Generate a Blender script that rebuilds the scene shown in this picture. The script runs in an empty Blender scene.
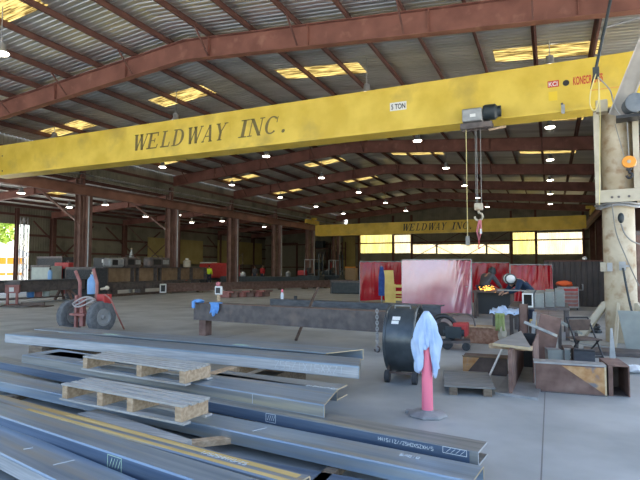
import bpy, math, random
from mathutils import Vector, Matrix
random.seed(7)
R = math.radians
scene = bpy.context.scene
COL = scene.collection

# ------------------------------------------------------------------ camera
CAM_H = 1.6; FPX = 510.0; YAW = R(24.3); PITCH = R(3.03)
cd = bpy.data.cameras.new('camera'); cam = bpy.data.objects.new('camera', cd); COL.objects.link(cam)
cd.sensor_width = 36.0; cd.lens = 36.0 * FPX / 640.0; cd.clip_end = 500
cam.location = (0, 0, CAM_H); cam.rotation_euler = (R(90) + PITCH, 0, YAW)
scene.camera = cam
_F = Vector((-math.sin(YAW) * math.cos(PITCH), math.cos(YAW) * math.cos(PITCH), math.sin(PITCH)))
_R = Vector((math.cos(YAW), math.sin(YAW), 0)); _U = _R.cross(_F)
def ray(x, y): return _F + _R * ((x - 320) / FPX) + _U * ((240 - y) / FPX)
def at_z(x, y, z=0.0):
    r = ray(x, y); t = (z - CAM_H) / r.z; return Vector((r.x * t, r.y * t, z))
def at_y(x, y, Y):
    r = ray(x, y); t = Y / r.y; return Vector((r.x * t, Y, CAM_H + r.z * t))
def at_x(x, y, X):
    r = ray(x, y); t = X / r.x; return Vector((X, r.y * t, CAM_H + r.z * t))

# ------------------------------------------------------------------ materials
def mat(name, c1, c2=None, scale=4.0, rough=0.6, metal=0.0, stretch=(1, 1, 1), bump=0.0, contrast=(0.35, 0.65), c3=None, s3=1.0, t3=(0.55, 0.7), spec=0.5, detail=6):
    m = bpy.data.materials.new(name); m.use_nodes = True
    nt = m.node_tree; b = nt.nodes['Principled BSDF']
    b.inputs['Roughness'].default_value = rough; b.inputs['Metallic'].default_value = metal
    b.inputs['Specular IOR Level'].default_value = spec
    c1 = (*c1, 1); 
    if c2 is None:
        b.inputs['Base Color'].default_value = c1
        if not bump: return m
    tc = nt.nodes.new('ShaderNodeTexCoord'); mp = nt.nodes.new('ShaderNodeMapping')
    mp.inputs['Scale'].default_value = stretch; nt.links.new(tc.outputs['Object'], mp.inputs['Vector'])
    n = nt.nodes.new('ShaderNodeTexNoise'); n.inputs['Scale'].default_value = scale; n.inputs['Detail'].default_value = detail
    nt.links.new(mp.outputs['Vector'], n.inputs['Vector'])
    if c2 is not None:
        r = nt.nodes.new('ShaderNodeValToRGB')
        r.color_ramp.elements[0].position = contrast[0]; r.color_ramp.elements[1].position = contrast[1]
        r.color_ramp.elements[0].color = c1; r.color_ramp.elements[1].color = (*c2, 1)
        nt.links.new(n.outputs['Fac'], r.inputs['Fac']); out = r.outputs['Color']
        if c3 is not None:
            n3 = nt.nodes.new('ShaderNodeTexNoise'); n3.inputs['Scale'].default_value = s3; n3.inputs['Detail'].default_value = 8
            nt.links.new(mp.outputs['Vector'], n3.inputs['Vector'])
            r3 = nt.nodes.new('ShaderNodeValToRGB'); r3.color_ramp.elements[0].position = t3[0]; r3.color_ramp.elements[1].position = t3[1]
            nt.links.new(n3.outputs['Fac'], r3.inputs['Fac'])
            mx = nt.nodes.new('ShaderNodeMixRGB'); mx.inputs['Color2'].default_value = (*c3, 1)
            nt.links.new(r3.outputs['Color'], mx.inputs['Fac']); nt.links.new(out, mx.inputs['Color1']); out = mx.outputs['Color']
        nt.links.new(out, b.inputs['Base Color'])
    if bump:
        bp = nt.nodes.new('ShaderNodeBump'); bp.inputs['Strength'].default_value = bump; bp.inputs['Distance'].default_value = 0.02
        nt.links.new(n.outputs['Fac'], bp.inputs['Height']); nt.links.new(bp.outputs['Normal'], b.inputs['Normal'])
    return m
def emit(name, col, s):
    m = bpy.data.materials.new(name); m.use_nodes = True; nt = m.node_tree; nt.nodes.clear()
    e = nt.nodes.new('ShaderNodeEmission'); o = nt.nodes.new('ShaderNodeOutputMaterial')
    e.inputs['Color'].default_value = (*col, 1); e.inputs['Strength'].default_value = s
    nt.links.new(e.outputs[0], o.inputs[0]); return m
def translucent(name, c1, c2, scale, stretch, gloss=0.1, trans=0.75, rough=0.25, contrast=(0.35, 0.65)):
    m = bpy.data.materials.new(name); m.use_nodes = True; nt = m.node_tree; nt.nodes.clear()
    o = nt.nodes.new('ShaderNodeOutputMaterial')
    tc = nt.nodes.new('ShaderNodeTexCoord'); mp = nt.nodes.new('ShaderNodeMapping'); mp.inputs['Scale'].default_value = stretch
    n = nt.nodes.new('ShaderNodeTexNoise'); n.inputs['Scale'].default_value = scale; n.inputs['Detail'].default_value = 5
    r = nt.nodes.new('ShaderNodeValToRGB'); r.color_ramp.elements[0].color = (*c1, 1); r.color_ramp.elements[1].color = (*c2, 1)
    r.color_ramp.elements[0].position, r.color_ramp.elements[1].position = contrast
    nt.links.new(tc.outputs['Object'], mp.inputs[0]); nt.links.new(mp.outputs[0], n.inputs['Vector']); nt.links.new(n.outputs['Fac'], r.inputs[0])
    t = nt.nodes.new('ShaderNodeBsdfTranslucent'); d = nt.nodes.new('ShaderNodeBsdfDiffuse'); g = nt.nodes.new('ShaderNodeBsdfGlossy')
    g.inputs['Roughness'].default_value = rough
    nt.links.new(r.outputs[0], t.inputs['Color']); nt.links.new(r.outputs[0], d.inputs['Color'])
    m1 = nt.nodes.new('ShaderNodeMixShader'); m1.inputs[0].default_value = trans
    nt.links.new(d.outputs[0], m1.inputs[1]); nt.links.new(t.outputs[0], m1.inputs[2])
    m2 = nt.nodes.new('ShaderNodeMixShader'); m2.inputs[0].default_value = gloss
    nt.links.new(m1.outputs[0], m2.inputs[1]); nt.links.new(g.outputs[0], m2.inputs[2]); nt.links.new(m2.outputs[0], o.inputs[0])
    return m

M = {}
M['concrete'] = mat('concrete', (0.31, 0.325, 0.32), (0.45, 0.465, 0.455), 1.1, 0.5, 0, bump=0.04, c3=(0.20, 0.20, 0.19), s3=0.5, t3=(0.54, 0.78), detail=9)
M['asphalt'] = mat('sunlit_yard', (0.38, 0.37, 0.35), (0.5, 0.49, 0.46), 0.8, 0.9)
M['primer'] = mat('red_primer_steel', (0.16, 0.060, 0.043), (0.245, 0.100, 0.071), 1.6, 0.65, 0, bump=0.02, c3=(0.34, 0.17, 0.12), s3=2.5, t3=(0.58, 0.8))
M['purlin'] = mat('brown_purlin', (0.10, 0.04, 0.03), (0.155, 0.068, 0.048), 1.5, 0.7)
M['column'] = mat('column_paint', (0.14, 0.072, 0.055), (0.22, 0.125, 0.10), 2.0, 0.6, c3=(0.35, 0.3, 0.27), s3=1.2, t3=(0.62, 0.8))
M['runway'] = mat('runway_paint', (0.16, 0.07, 0.045), (0.25, 0.12, 0.08), 1.2, 0.65)
M['deck'] = mat('roof_deck', (0.48, 0.48, 0.45), (0.66, 0.655, 0.62), 1.2, 0.36, 0.75, stretch=(0.25, 1.5, 1), c3=(0.40, 0.38, 0.34), s3=0.9)
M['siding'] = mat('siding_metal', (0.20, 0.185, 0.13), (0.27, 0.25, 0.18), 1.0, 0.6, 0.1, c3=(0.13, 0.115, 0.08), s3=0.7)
M['siding_lit_gold'] = mat('siding_lit_gold', (0.34, 0.265, 0.085), (0.41, 0.33, 0.12), 1.0, 0.6)  # gold tone carries the warm light falling on these panels
M['skylight'] = translucent('skylight_fibreglass', (0.03, 0.018, 0.004), (0.22, 0.165, 0.055), 2.2, (0.7, 9, 1), 0.03, 0.8, contrast=(0.42, 0.58))
M['window_y'] = translucent('window_fibreglass_yellow', (0.23, 0.18, 0.045), (0.27, 0.225, 0.085), 1.2, (3, 1, 0.4), 0.03, 0.85)
M['window_w'] = translucent('window_fibreglass_pale', (0.26, 0.215, 0.115), (0.30, 0.265, 0.175), 0.8, (2, 1, 0.5), 0.03, 0.85)
M['crane'] = mat('crane_yellow', (0.68, 0.475, 0.055), (0.82, 0.60, 0.095), 1.4, 0.45, 0, c3=(0.54, 0.385, 0.07), s3=1.1, t3=(0.55, 0.75), spec=0.4)
M['letter'] = mat('letter_paint', (0.17, 0.13, 0.04), (0.21, 0.16, 0.05), 8, 0.6)
M['letter_black'] = mat('letter_black', (0.03, 0.03, 0.03))
M['white'] = mat('white_paint', (0.78, 0.78, 0.75), rough=0.5)
M['red_logo'] = mat('red_logo', (0.55, 0.05, 0.03), rough=0.5)
M['orange_fade'] = mat('faded_orange', (0.70, 0.34, 0.07), rough=0.5)
M['yellow'] = mat('yellow_paint', (0.85, 0.60, 0.03), rough=0.45)
M['yellow_pale'] = mat('yellow_plastic', (0.88, 0.68, 0.22), (0.80, 0.58, 0.16), 3, 0.5)
STR = (0.25, 6, 6)
M['mill'] = mat('mill_scale_steel', (0.22, 0.30, 0.39), (0.40, 0.49, 0.58), 3.0, 0.34, 0.5, stretch=STR, contrast=(0.3, 0.7), c3=(0.40, 0.385, 0.33), s3=1.6, t3=(0.48, 0.72))
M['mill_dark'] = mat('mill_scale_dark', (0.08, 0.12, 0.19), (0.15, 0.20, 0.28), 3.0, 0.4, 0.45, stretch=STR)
M['mill_light'] = mat('pale_steel', (0.36, 0.37, 0.38), (0.52, 0.525, 0.53), 9.0, 0.55, 0.2, stretch=STR, c3=(0.35, 0.33, 0.30), s3=3, t3=(0.6, 0.8))
M['mill_warm'] = mat('mill_scale_warm', (0.20, 0.205, 0.20), (0.33, 0.33, 0.31), 3.0, 0.45, 0.35, stretch=STR, c3=(0.42, 0.37, 0.26), s3=1.5, t3=(0.55, 0.75))
M['mill_stripe'] = mat('mill_scale_ochre_streaks', (0.19, 0.23, 0.28), (0.30, 0.33, 0.36), 3.0, 0.45, 0.3, stretch=STR, c3=(0.55, 0.38, 0.14), s3=1.7, t3=(0.42, 0.60))
M['cut_edge'] = mat('raw_cut_edge', (0.55, 0.43, 0.26), (0.66, 0.55, 0.36), 12, 0.5, 0.3)
M['chalk'] = mat('chalk', (0.62, 0.66, 0.68), rough=0.9)
M['chalk_green'] = mat('paint_marker_green', (0.55, 0.72, 0.55), rough=0.9)
M['ochre'] = mat('ochre_stain', (0.55, 0.37, 0.12), (0.66, 0.48, 0.2), 6, 0.7, stretch=(0.3, 4, 4))
M['dark_steel'] = mat('dark_grey_steel', (0.085, 0.072, 0.07), (0.145, 0.122, 0.115), 5.0, 0.55, 0.2, c3=(0.22, 0.16, 0.13), s3=3.0, t3=(0.55, 0.8))
M['blue_steel'] = mat('blue_grey_steel', (0.065, 0.07, 0.08), (0.115, 0.12, 0.135), 4.0, 0.45, 0.4, stretch=(1, 3, 3))
M['rust'] = mat('rusty_brown_steel', (0.15, 0.085, 0.065), (0.24, 0.145, 0.115), 6.0, 0.7, 0.1, c3=(0.30, 0.20, 0.16), s3=4, t3=(0.55, 0.8))
M['rust_orange'] = mat('orange_rust', (0.42, 0.20, 0.07), (0.58, 0.35, 0.17), 9.0, 0.8, c3=(0.22, 0.2, 0.2), s3=5, t3=(0.55, 0.65))
M['rust_dark'] = mat('dark_rust', (0.085, 0.06, 0.05), (0.15, 0.105, 0.085), 6.0, 0.6, 0.2)
M['rust_block'] = mat('rough_rust_block', (0.25, 0.12, 0.07), (0.42, 0.24, 0.16), 14, 0.85, bump=0.4)
M['wood_grey'] = mat('weathered_wood', (0.36, 0.345, 0.31), (0.52, 0.50, 0.46), 8.0, 0.85, stretch=(0.4, 5, 5), bump=0.1, c3=(0.40, 0.30, 0.2), s3=3, t3=(0.6, 0.8))
M['wood_tan'] = mat('raw_wood', (0.40, 0.27, 0.16), (0.58, 0.43, 0.28), 8.0, 0.85, stretch=(2, 4, 4), bump=0.1)
M['wood_dark'] = mat('dunnage_wood', (0.14, 0.10, 0.07), (0.25, 0.19, 0.13), 8.0, 0.85, stretch=(1, 4, 4))
M['rubber'] = mat('black_rubber', (0.03, 0.032, 0.035), (0.06, 0.062, 0.065), 12, 0.75)
M['tyre'] = mat('dusty_tyre', (0.10, 0.105, 0.11), (0.17, 0.175, 0.18), 12, 0.85)
M['black'] = mat('black_paint', (0.018, 0.018, 0.02), rough=0.45)
M['black_drum'] = mat('black_drum_paint', (0.05, 0.062, 0.07), (0.085, 0.1, 0.11), 5, 0.28, 0.3, c3=(0.15, 0.14, 0.13), s3=3, t3=(0.62, 0.85))
M['grey_metal'] = mat('grey_metal', (0.30, 0.31, 0.31), (0.40, 0.40, 0.40), 6, 0.5, 0.4)
M['grey_plate'] = mat('grey_green_plate', (0.25, 0.27, 0.25), (0.31, 0.33, 0.30), 4, 0.6, 0.1)
M['wire'] = mat('wire_rope', (0.25, 0.24, 0.22), rough=0.5, metal=0.6)
M['pink'] = mat('pink_plastic', (1.0, 0.23, 0.32), rough=0.4)
M['rag'] = mat('pale_blue_cloth', (0.42, 0.56, 0.78), (0.54, 0.67, 0.86), 8, 0.95)
M['blue_rag'] = mat('blue_cloth', (0.12, 0.32, 0.72), (0.2, 0.42, 0.8), 14, 0.95)
M['pillar'] = mat('cream_pillar_paint', (0.46, 0.37, 0.24), (0.62, 0.54, 0.40), 2.5, 0.6, 0, c3=(0.30, 0.16, 0.07), s3=6.0, t3=(0.52, 0.80), bump=0.03)
M['cream'] = mat('cream_steel_paint', (0.48, 0.42, 0.30), (0.58, 0.52, 0.40), 4.0, 0.55, 0, c3=(0.35, 0.22, 0.12), s3=4, t3=(0.63, 0.8))
M['orange'] = mat('orange_paint', (0.85, 0.32, 0.02), rough=0.4)
M['orange_red'] = mat('orange_red', (0.85, 0.13, 0.03), rough=0.5)
M['red'] = mat('red_paint', (0.42, 0.03, 0.03), (0.5, 0.05, 0.045), 4, 0.45)
M['red_fade'] = mat('faded_red_paint', (0.30, 0.105, 0.09), (0.40, 0.18, 0.155), 6, 0.6)
M['curtain'] = translucent('red_welding_vinyl', (0.38, 0.006, 0.014), (0.58, 0.014, 0.028), 1.0, (1, 1, 1), 0.045, 0.35, 0.18)
M['curtain_sheen'] = translucent('red_vinyl_sheen', (0.55, 0.045, 0.085), (0.70, 0.22, 0.34), 0.6, (1, 1, 1), 0.26, 0.28, 0.24)  # pink in the red carries the sheen reflected from the bright outside
M['blue'] = mat('blue_paint', (0.06, 0.22, 0.55), rough=0.5)
M['blue_bottle'] = mat('blue_bottle', (0.22, 0.42, 0.72), (0.3, 0.5, 0.78), 5, 0.45)
M['navy'] = mat('navy_cloth', (0.012, 0.028, 0.06), (0.02, 0.042, 0.085), 7, 0.9)
M['jeans'] = mat('dark_jeans', (0.03, 0.04, 0.07), rough=0.9)
M['skin'] = mat('skin', (0.45, 0.25, 0.17), rough=0.55)
M['hair'] = mat('dark_hair', (0.025, 0.018, 0.014), rough=0.7)
M['hivis'] = mat('hi_vis_yellow', (0.70, 0.95, 0.03), rough=0.7)
M['grey_cloth'] = mat('grey_cloth', (0.09, 0.09, 0.10), rough=0.9)
M['red_cloth'] = mat('red_cloth', (0.45, 0.03, 0.04), rough=0.9)
M['white_cloth'] = mat('white_cloth', (0.6, 0.6, 0.6), rough=0.9)
M['teal'] = mat('pale_teal_panel', (0.42, 0.47, 0.44), (0.5, 0.55, 0.5), 3, 0.7)
M['rope_y'] = mat('yellow_rope', (0.75, 0.65, 0.3), rough=0.9)
M['hose'] = mat('hose', (0.45, 0.40, 0.38), rough=0.7)
M['sling'] = mat('pink_sling', (0.55, 0.18, 0.20), rough=0.8)
M['plastic_white'] = mat('white_sheet', (0.72, 0.76, 0.8), rough=0.4)
M['leaf'] = mat('leaf', (0.16, 0.30, 0.03), (0.42, 0.50, 0.07), 1.5, 0.7)
M['bark'] = mat('bark', (0.1, 0.07, 0.05))
M['lamp'] = emit('lamp_lens', (1.0, 0.93, 0.80), 14)
M['spark'] = emit('spark_glow', (1.0, 0.42, 0.06), 6)
M['fork_dark'] = mat('dark_green_machine', (0.02, 0.03, 0.035), (0.04, 0.05, 0.055), 5, 0.5)
M['glass'] = mat('dark_glass', (0.03, 0.04, 0.05), rough=0.08)
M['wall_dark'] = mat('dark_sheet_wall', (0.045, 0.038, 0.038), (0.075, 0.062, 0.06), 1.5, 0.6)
M['door'] = mat('roller_door', (0.27, 0.25, 0.18), (0.34, 0.32, 0.24), 2, 0.6, stretch=(1, 1, 12))
M['tan_panel'] = mat('tan_steel_panel', (0.25, 0.16, 0.09), (0.36, 0.24, 0.14), 2.5, 0.75)

# ------------------------------------------------------------------ mesh builder
I3 = Matrix.Identity(3)
def rz(a): return Matrix.Rotation(a, 3, 'Z')
def frame(d, up=(0, 0, 1)):
    x = Vector(d).normalized(); u = Vector(up)
    if abs(x.dot(u)) > 0.999: u = Vector((0, 1, 0))
    y = u.cross(x).normalized(); z = x.cross(y)
    return Matrix((x, y, z)).transposed()
class MB:
    def __init__(s): s.v = []; s.f = []; s.m = []; s.cm = 0
    def add(s, vs, fs):
        b = len(s.v); s.v += [Vector(v) for v in vs]; s.f += [[b + i for i in f] for f in fs]; s.m += [s.cm] * len(fs); return s
    def box(s, c, d, rot=I3):
        c = Vector(c); vs = []
        for z in (-.5, .5):
            for x, y in ((-.5, -.5), (.5, -.5), (.5, .5), (-.5, .5)): vs.append(c + rot @ Vector((x * d[0], y * d[1], z * d[2])))
        return s.add(vs, [[3, 2, 1, 0], [4, 5, 6, 7], [0, 1, 5, 4], [1, 2, 6, 5], [2, 3, 7, 6], [3, 0, 4, 7]])
    def b2(s, lo, hi): return s.box([(a + b) / 2 for a, b in zip(lo, hi)], [abs(b - a) for a, b in zip(lo, hi)])
    def bar(s, p0, p1, w, h, up=(0, 0, 1)):
        p0, p1 = Vector(p0), Vector(p1); return s.box((p0 + p1) / 2, ((p1 - p0).length, w, h), frame(p1 - p0, up))
    def cyl(s, p0, p1, r0, r1=None, n=16, caps=True):
        r1 = r0 if r1 is None else r1; p0, p1 = Vector(p0), Vector(p1); f = frame(p1 - p0); vs = []
        for p, r in ((p0, r0), (p1, r1)):
            for i in range(n):
                a = 2 * math.pi * i / n; vs.append(p + f @ Vector((0, r * math.cos(a), r * math.sin(a))))
        fs = [[i, (i + 1) % n, n + (i + 1) % n, n + i] for i in range(n)]
        if caps: fs += [list(range(n))[::-1], list(range(n, 2 * n))]
        return s.add(vs, fs)
    def tube(s, pts, r, n=6, closed=False):
        pts = [Vector(p) for p in pts]; vs = []; fs = []; k = len(pts); pu = Vector((0, 0, 1))
        for j, p in enumerate(pts):
            a = pts[(j - 1) % k] if (closed or j) else p; c = pts[(j + 1) % k] if (closed or j < k - 1) else p
            d = (c - a).normalized() if (c - a).length > 1e-9 else Vector((0, 0, 1))
            if abs(d.dot(pu)) > .98: pu = Vector((1, 0, 0)) if abs(d.x) < .9 else Vector((0, 1, 0))
            y = pu.cross(d).normalized(); z = d.cross(y); pu = z
            rr = r[j] if isinstance(r, (list, tuple)) else r
            for i in range(n):
                t = 2 * math.pi * i / n; vs.append(p + (y * math.cos(t) + z * math.sin(t)) * rr)
        for j in range(k if closed else k - 1):
            a, b = j * n, ((j + 1) % k) * n
            fs += [[a + i, a + (i + 1) % n, b + (i + 1) % n, b + i] for i in range(n)]
        if not closed: fs += [list(range(n))[::-1], list(range((k - 1) * n, k * n))]
        return s.add(vs, fs)
    def prism(s, poly, o, u, v, w):
        """extrude 2D polygon (u,v coords) from o along vector w"""
        o, u, v, w = Vector(o), Vector(u), Vector(v), Vector(w); n = len(poly)
        vs = [o + u * a + v * b for a, b in poly]; vs += [p + w for p in vs]
        return s.add(vs, [list(range(n))[::-1], list(range(n, 2 * n))] + [[i, (i + 1) % n, n + (i + 1) % n, n + i] for i in range(n)])
    def lathe(s, prof, o=(0, 0, 0), axis=(0, 0, 1), n=24, cap=True):
        o = Vector(o); f = frame(axis); vs = []; fs = []
        for r, h in prof:
            for i in range(n):
                a = 2 * math.pi * i / n; vs.append(o + f @ Vector((h, r * math.cos(a), r * math.sin(a))))
        for j in range(len(prof) - 1):
            fs += [[j * n + i, j * n + (i + 1) % n, (j + 1) * n + (i + 1) % n, (j + 1) * n + i] for i in range(n)]
        if cap: fs += [list(range(n))[::-1], list(range((len(prof) - 1) * n, len(prof) * n))]
        return s.add(vs, fs)
    def ball(s, c, r, n=12, m=8, rot=I3):
        c = Vector(c); r = (r, r, r) if not isinstance(r, (tuple, list)) else r; vs = []; fs = []
        for j in range(m + 1):
            t = math.pi * j / m
            for i in range(n):
                a = 2 * math.pi * i / n
                vs.append(c + rot @ Vector((r[0] * math.sin(t) * math.cos(a), r[1] * math.sin(t) * math.sin(a), r[2] * math.cos(t))))
        for j in range(m): fs += [[j * n + i, (j + 1) * n + i, (j + 1) * n + (i + 1) % n, j * n + (i + 1) % n] for i in range(n)]
        return s.add(vs, fs)
    def grid(s, pts):
        r = len(pts); c = len(pts[0]); vs = [p for row in pts for p in row]
        return s.add(vs, [[j * c + i, j * c + i + 1, (j + 1) * c + i + 1, (j + 1) * c + i] for j in range(r - 1) for i in range(c - 1)])
    def mesh(s, name, mats, off=(0, 0, 0), smooth=False, weld=False):
        me = bpy.data.meshes.new(name); off = Vector(off)
        me.from_pydata([tuple(v - off) for v in s.v], [], s.f)
        for m in (mats if isinstance(mats, list) else [mats]): me.materials.append(m)
        me.polygons.foreach_set('material_index', s.m)
        if weld or smooth:
            import bmesh
            bm = bmesh.new(); bm.from_mesh(me); bmesh.ops.remove_doubles(bm, verts=bm.verts, dist=1e-5); bmesh.ops.recalc_face_normals(bm, faces=bm.faces); bm.to_mesh(me); bm.free()
        if smooth:
            me.polygons.foreach_set('use_smooth', [True] * len(me.polygons))
            try: me.set_sharp_from_angle(angle=R(40))
            except Exception: pass
        me.update(); return me

def tag(o, label, cat, group=None):
    o['label'] = label; o['category'] = cat
    if group: o['group'] = group
    return o
def stuff(o): o['kind'] = 'stuff'; return o
def thing(name, label, cat, loc=(0, 0, 0), rot=0.0, group=None):
    o = bpy.data.objects.new(name, None); COL.objects.link(o); o.empty_display_size = 0.1
    o.location = loc; o.rotation_euler = (0, 0, rot); return tag(o, label, cat, group)
def inv(o):
    return (Matrix.Translation(o.location) @ o.rotation_euler.to_matrix().to_4x4()).inverted()
def part(parent, name, mb, m, smooth=False, label=None, bevel=0.0, world=False):
    """mesh child, coordinates local to the thing (or world)"""
    if world:
        top = parent
        while top.parent: top = top.parent
        iv = inv(top); mb.v = [iv @ v for v in mb.v]
    o = bpy.data.objects.new(name, mb.mesh(name, m, (0, 0, 0), smooth)); COL.objects.link(o); o.parent = parent
    if label: o['label'] = label
    if bevel: bev(o, bevel)
    return o
def bev(o, w, seg=2):
    b = o.modifiers.new('bevel', 'BEVEL'); b.width = w; b.segments = seg; b.limit_method = 'ANGLE'; b.angle_limit = R(40)
def base(mb):
    xs = [v.x for v in mb.v]; ys = [v.y for v in mb.v]
    return Vector(((min(xs) + max(xs)) / 2, (min(ys) + max(ys)) / 2, min(v.z for v in mb.v)))
def solid(name, mb, m, label, cat, group=None, loc=None, rot=0.0, smooth=False, bevel=0.0):
    """one-mesh thing; mesh in world coords unless loc given (then local)"""
    off = base(mb) if loc is None else Vector((0, 0, 0))
    o = bpy.data.objects.new(name, mb.mesh(name, m, off, smooth)); COL.objects.link(o)
    o.location = off if loc is None else Vector(loc); o.rotation_euler = (0, 0, rot)
    if bevel: bev(o, bevel)
    return tag(o, label, cat, group)
def struct(name, mb, m, smooth=False):
    off = base(mb); o = bpy.data.objects.new(name, mb.mesh(name, m, off, smooth)); COL.objects.link(o); o.location = off
    o['kind'] = 'structure'; return o
def clone(o, parent=None):
    c = o.copy(); COL.objects.link(c); c.parent = parent
    for k in list(o.children): clone(k, c)
    return c
ORD = ['first', 'second', 'third', 'fourth', 'fifth', 'sixth', 'seventh', 'eighth', 'ninth', 'tenth']
TN = [0]
def trim(mb, m, smooth=False):
    TN[0] += 1; return struct('trim_%d' % TN[0], mb, m, smooth)
WN = [0]
def window(mb, m):
    WN[0] += 1; return struct('window_%d' % WN[0], mb, m)

def text_mesh(s, size, m, name):
    cu = bpy.data.curves.new(name, 'FONT'); cu.body = s; cu.size = size; cu.extrude = 0.002; cu.offset = .022; cu.align_x = 'CENTER'; cu.align_y = 'CENTER'
    tmp = bpy.data.objects.new(name, cu); COL.objects.link(tmp)
    me = bpy.data.meshes.new_from_object(tmp.evaluated_get(bpy.context.evaluated_depsgraph_get()))
    bpy.data.objects.remove(tmp); me.materials.clear(); me.materials.append(m); return me
def text_part(parent, name, s, size, m, pos, rot, sx=1.0, label=None):
    """flat text facing -Y after rot; pos in the parent's coordinates"""
    me = text_mesh(s, size, m, name); mx = Matrix.Translation(Vector(pos)) @ rot.to_4x4() @ Matrix.Diagonal((sx, 1, 1, 1))
    me.transform(mx); o = bpy.data.objects.new(name, me); COL.objects.link(o); o.parent = parent
    if label: o['label'] = label
    return o
FACE_Y = Matrix.Rotation(R(90), 3, 'X')
SKY, SUN, EXPO, LAMP = 0.29, 14.0, 0.98, 9
# ================================================================== SETTING
XL, XR, XF = -22.5, 4.0, -34.0          # left column row, right column row, far left wall
YF, YB = 2.0, 58.0
FR = [12.4 + 7 * k for k in range(7)]   # frame lines
RX = -10.2
def zr(x): return 8.61 - (.081 if x > RX else .088) * abs(x - RX)        # rafter top
def zd(x): return zr(x) + .21                       # deck
struct('floor', MB().b2((-36, -12, -.2), (8, 60, 0)), M['concrete'])
g = MB().b2((-160, -90, -.35), (120, 160, -.05)); struct('floor_yard', g, M['asphalt'])
# saw-cut joints in the slab
jm = mat('saw_cut_joint', (0.19, 0.19, 0.185))
for y in (12.4, 19.4): trim(MB().b2((-30, y - .008, -.01), (6, y + .008, .0015)), jm)
for x in (-13.5, -6.8, -.10): trim(MB().b2((x - .006, -8, -.01), (x + .006, 40, .0012)), jm)

P = .2
def ribbed(u0, u1, vb, mapf, holes=(), pitch=P, h=.026):
    """sheet with ribs: profile runs along u, ribs run along v"""
    us = []; n = int(round((u1 - u0) / pitch))
    for i in range(n):
        u = u0 + i * pitch
        us += [(u, 0), (u + .62 * pitch, 0), (u + .72 * pitch, h), (u + .9 * pitch, h)]
    us.append((u0 + n * pitch, 0)); mb = MB(); idx = {}
    def vid(i, j):
        if (i, j) not in idx:
            idx[(i, j)] = len(mb.v); mb.v.append(Vector(mapf(us[i][0], vb[j], us[i][1])))
        return idx[(i, j)]
    for i in range(len(us) - 1):
        for j in range(len(vb) - 1):
            um = (us[i][0] + us[i + 1][0]) / 2; vm = (vb[j] + vb[j + 1]) / 2
            if any(a < um < b and c < vm < d for a, b, c, d in holes): continue
            mb.f.append([vid(i, j), vid(i + 1, j), vid(i + 1, j + 1), vid(i, j + 1)]); mb.m.append(0)
    return mb
# skylights in the main roof : (y0,y1,x0,x1)
def snap(y): return YF + round((y - YF) / P) * P
SK = []
for k in range(7):
    yc = [8.6, 16.25, 23.7, 30.6, 37.6, 44.6, 51.6][k]
    y0 = snap(yc - .45); y1 = y0 + 5 * P
    for x0, x1 in ((-21.4, -18.8), (-14.85, -12.2), (-8.95, -5.75), (-1.45, 1.4)):
        SK.append((y0, y1, x0, x1))
xs = sorted(set([XL - .3, RX, XR + .6] + [a for s in SK for a in s[2:]]))
struct('ceiling', ribbed(YF, YB, xs, lambda u, v, o: (v, u, zd(v) + o), SK), M['deck'])
for y0, y1, x0, x1 in SK:
    mid = [x0, x1] if not x0 < RX < x1 else [x0, RX, x1]
    window(ribbed(y0, y1, mid, lambda u, v, o: (v, u, zd(v) + o)), M['skylight'])
# purlins : one continuous line each
for i in range(-14, 3):
    x = -.25 + 1.5 * i
    if x > XR or x < XL: continue
    mb = MB(); z = zr(x); mb.b2((x - .035, YF, z), (x - .02, YB, z + .2)); mb.b2((x - .035, YF, z), (x + .04, YB, z + .014)); mb.b2((x - .1, YF, z + .19), (x - .02, YB, z + .205))
    trim(mb, M['purlin'])
# rafters
def rafter(y, x0, xm, x1, ztop, depth, label, braces=True):
    mid = [x0, xm, x1] if xm is not None else [x0, x1]
    T = thing('roof_rafter', label, 'rafter', (x0, y, 0))
    def dp(x): return depth(x)
    mb = MB(); xs_ = []
    for a, b in zip(mid[:-1], mid[1:]):
        zt0, zt1 = ztop(a), ztop(b); zb0, zb1 = zt0 - dp(a), zt1 - dp(b)
        mb.prism([(a, zt0), (b, zt1), (b, zb1), (a, zb0)], (0, y - .006, 0), (1, 0, 0), (0, 0, 1), (0, .012, 0))
        for q in (0, 1):
            z0, z1 = (zt0, zt1) if q == 0 else (zb0, zb1)
            mb.prism([(a, z0 - .02), (b, z1 - .02), (b, z1), (a, z0)], (0, y - .12, 0), (1, 0, 0), (0, 0, 1), (0, .24, 0))
    part(T, 'beam', mb, M['primer'], world=True)
    n = max(2, int((x1 - x0) / 3.05))
    for i in range(1, n):
        x = x0 + (x1 - x0) * i / n
        part(T, 'stiffener', MB().b2((x - .008, y - .11, ztop(x) - dp(x)), (x + .008, y + .11, ztop(x) - .02)), M['primer'], world=True)
    if braces:
        for i in range(-14, 2):
            x = -.25 + 1.5 * i
            if not (x0 + .3 < x < x1 - .3) or i % 2: continue
            part(T, 'flange_brace', MB().bar((x, y - .1, ztop(x) - dp(x) + .03), (x, y - .75, ztop(x) + .05), .04, .04), M['purlin'], world=True)
    return T
for k, y in enumerate(FR):
    rafter(y, XL, RX, XR, lambda x: zr(x), lambda x: .61 if abs(x - RX) < 13.5 else .61,
           'rust red roof rafter spanning the main bay, %s from the front' % ORD[k], k < 4)
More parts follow.
